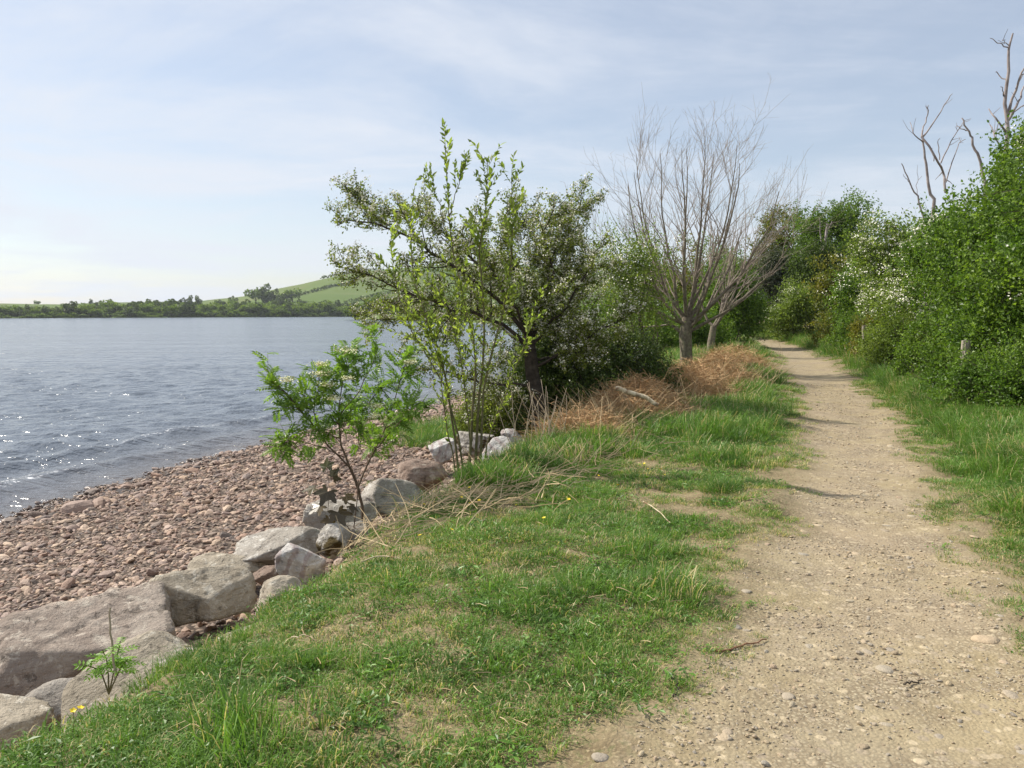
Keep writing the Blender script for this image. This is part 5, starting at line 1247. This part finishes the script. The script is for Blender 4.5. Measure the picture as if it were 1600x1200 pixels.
stick('fallen_straw', 'straight pale straw lying in the grass by a white pebble', [gpt(1005, 794, .05), gpt(1030, 808, .045), gpt(1048, 824, .04)], .005, .003, 'logwood', 'straw')
stick('fallen_straw', 'thin pale straw on the turf near the sunk boulder', [gpt(455, 985, .05), gpt(478, 990, .05), gpt(503, 996, .04)], .003, .002, 'logwood', 'straw')
stick('fallen_straw', 'bent pale straw on the turf below the rowan', [gpt(565, 866, .05), gpt(595, 862, .06), gpt(625, 870, .04)], .005, .003, 'logwood', 'straw')

# fence posts and wire in the hedge
def post(label, px, Y, h):
    x = (px - 800) / FPX * Y; z = float(height(x, Y)); bm = bmesh.new(); bmesh.ops.create_cone(bm, cap_ends=True, segments=10, radius1=.075, radius2=.065, depth=h + .3)
    bmesh.ops.translate(bm, verts=bm.verts, vec=(0, 0, h / 2 - .15)); bmesh.ops.bevel(bm, geom=[e_ for e_ in bm.edges if e_.calc_length() < .06], offset=.01, segments=1)
    for v_ in bm.verts: v_.co.x += random.uniform(-.006, .006); v_.co.y += random.uniform(-.006, .006)
    m_ = bpy.data.meshes.new('post'); bm.to_mesh(m_); bm.free(); m_.materials.append(M['post'])
    o = mk_obj('fence_post', m_, None, (x, Y, z)); o.rotation_euler = (random.uniform(-.05, .05), random.uniform(-.05, .05), 0)
    tag(o, label, 'post', 'fence posts in the hedge'); return np.array([x, Y, z + h])
p1 = post('weathered fence post showing in the hedge at the right', 1506, 12.35, 1.12)
p2 = post('smaller fence post further along the hedge', 1352, 23.6, 1.2)
p3 = post('fence post among the reeds near the path bend', 1332, 28.5, 1.25)

# buttercups
def buttercup_meshes():
    r = np.random.default_rng(9); P, D, N = [], [], []
    for k in range(5):
        a = k * 2 * math.pi / 5; P.append((0, 0, .12)); D.append((math.cos(a), math.sin(a), .35)); N.append((-math.cos(a) * .3, -math.sin(a) * .3, 1))
    v, t = leaf_faces(np.array(P), np.array(D), np.array(N), np.full(5, .016), np.full(5, .016), .1)
    tv, tq = tubes([(np.array([(0, 0, -.02), (.01, 0, .06), (0, 0, .12)]), np.array([.0014, .0012, .001]))], 4)
    return mk_mesh('petals', v, tris=t, mat=M['petal']), mk_mesh('stem', tv, quads=tq, mat=M['stemgreen'])
bpet, bst = buttercup_meshes()
BC = {'small yellow buttercup in the grass between the boulders and the sapling': [(648, 802), (660, 798), (676, 806), (735, 815), (720, 800), (750, 806), (738, 786), (726, 787), (815, 820), (695, 862), (664, 873)],
      'small yellow buttercup in the grass beside the dry stalks': [(888, 806), (932, 766), (856, 735), (1032, 765), (995, 800), (945, 718), (886, 800), (930, 838), (856, 856), (966, 795), (1056, 735), (1018, 755)],
      'small yellow buttercup in the grass below the bracken heaps': [(930, 680), (1094, 662), (1012, 745), (1030, 760)],
      'half-hidden yellow buttercup beside the foot of the angular tan slab': [(108, 1118)], 'open yellow buttercup lowest in the turf at the bottom left corner': [(113, 1150)]}
ORD = ['first', 'second', 'third', 'fourth', 'fifth', 'sixth', 'seventh', 'eighth', 'ninth', 'tenth', 'eleventh', 'twelfth']
for lab0, L in BC.items():
    for ki, (px, py) in enumerate(sorted(L)):
        lab = lab0 if len(L) == 1 else lab0.replace('small yellow buttercup', ORD[ki] + ' yellow buttercup from the left', 1)
        s = random.uniform(.8, 1.15); p = onz(px, py, 0.02 - .1); z = float(height(p[0], p[1]))
        e = empty('buttercup', (p[0], p[1], z), random.uniform(0, 6)); e.scale = (s,) * 3; e.rotation_euler = (random.uniform(-.3, .3) + .25, random.uniform(-.3, .3), random.uniform(0, 6))
        mk_obj('petals', bpet, e); mk_obj('stem', bst, e); tag(e, lab, 'flower', 'buttercups in the grass')

# ------------------------------------------------------------------ air
def haze_box():
    x0, x1, y0, y1, z0, z1 = -3100, 3100, -80, 3300, -7, 95
    V = [(x, y, z) for z in (z0, z1) for y in (y0, y1) for x in (x0, x1)]
    F = [(0, 2, 3, 1), (4, 5, 7, 6), (0, 1, 5, 4), (2, 6, 7, 3), (0, 4, 6, 2), (1, 3, 7, 5)]
    m_, nt, out = newmat('haze'); v = nt.nodes.new('ShaderNodeVolumePrincipled')
    v.inputs['Color'].default_value = (0.86, 0.92, 1.0, 1); v.inputs['Density'].default_value = 0.00013; v.inputs['Anisotropy'].default_value = 0.25
    nt.links.new(v.outputs[0], out.inputs['Volume'])
    o = mk_obj('haze', mk_mesh('haze', np.array(V, float), quads=np.array(F), mat=m_)); o['kind'] = 'stuff'
    tag(o, 'thin summer haze over the lake and hills', 'haze')
haze_box()
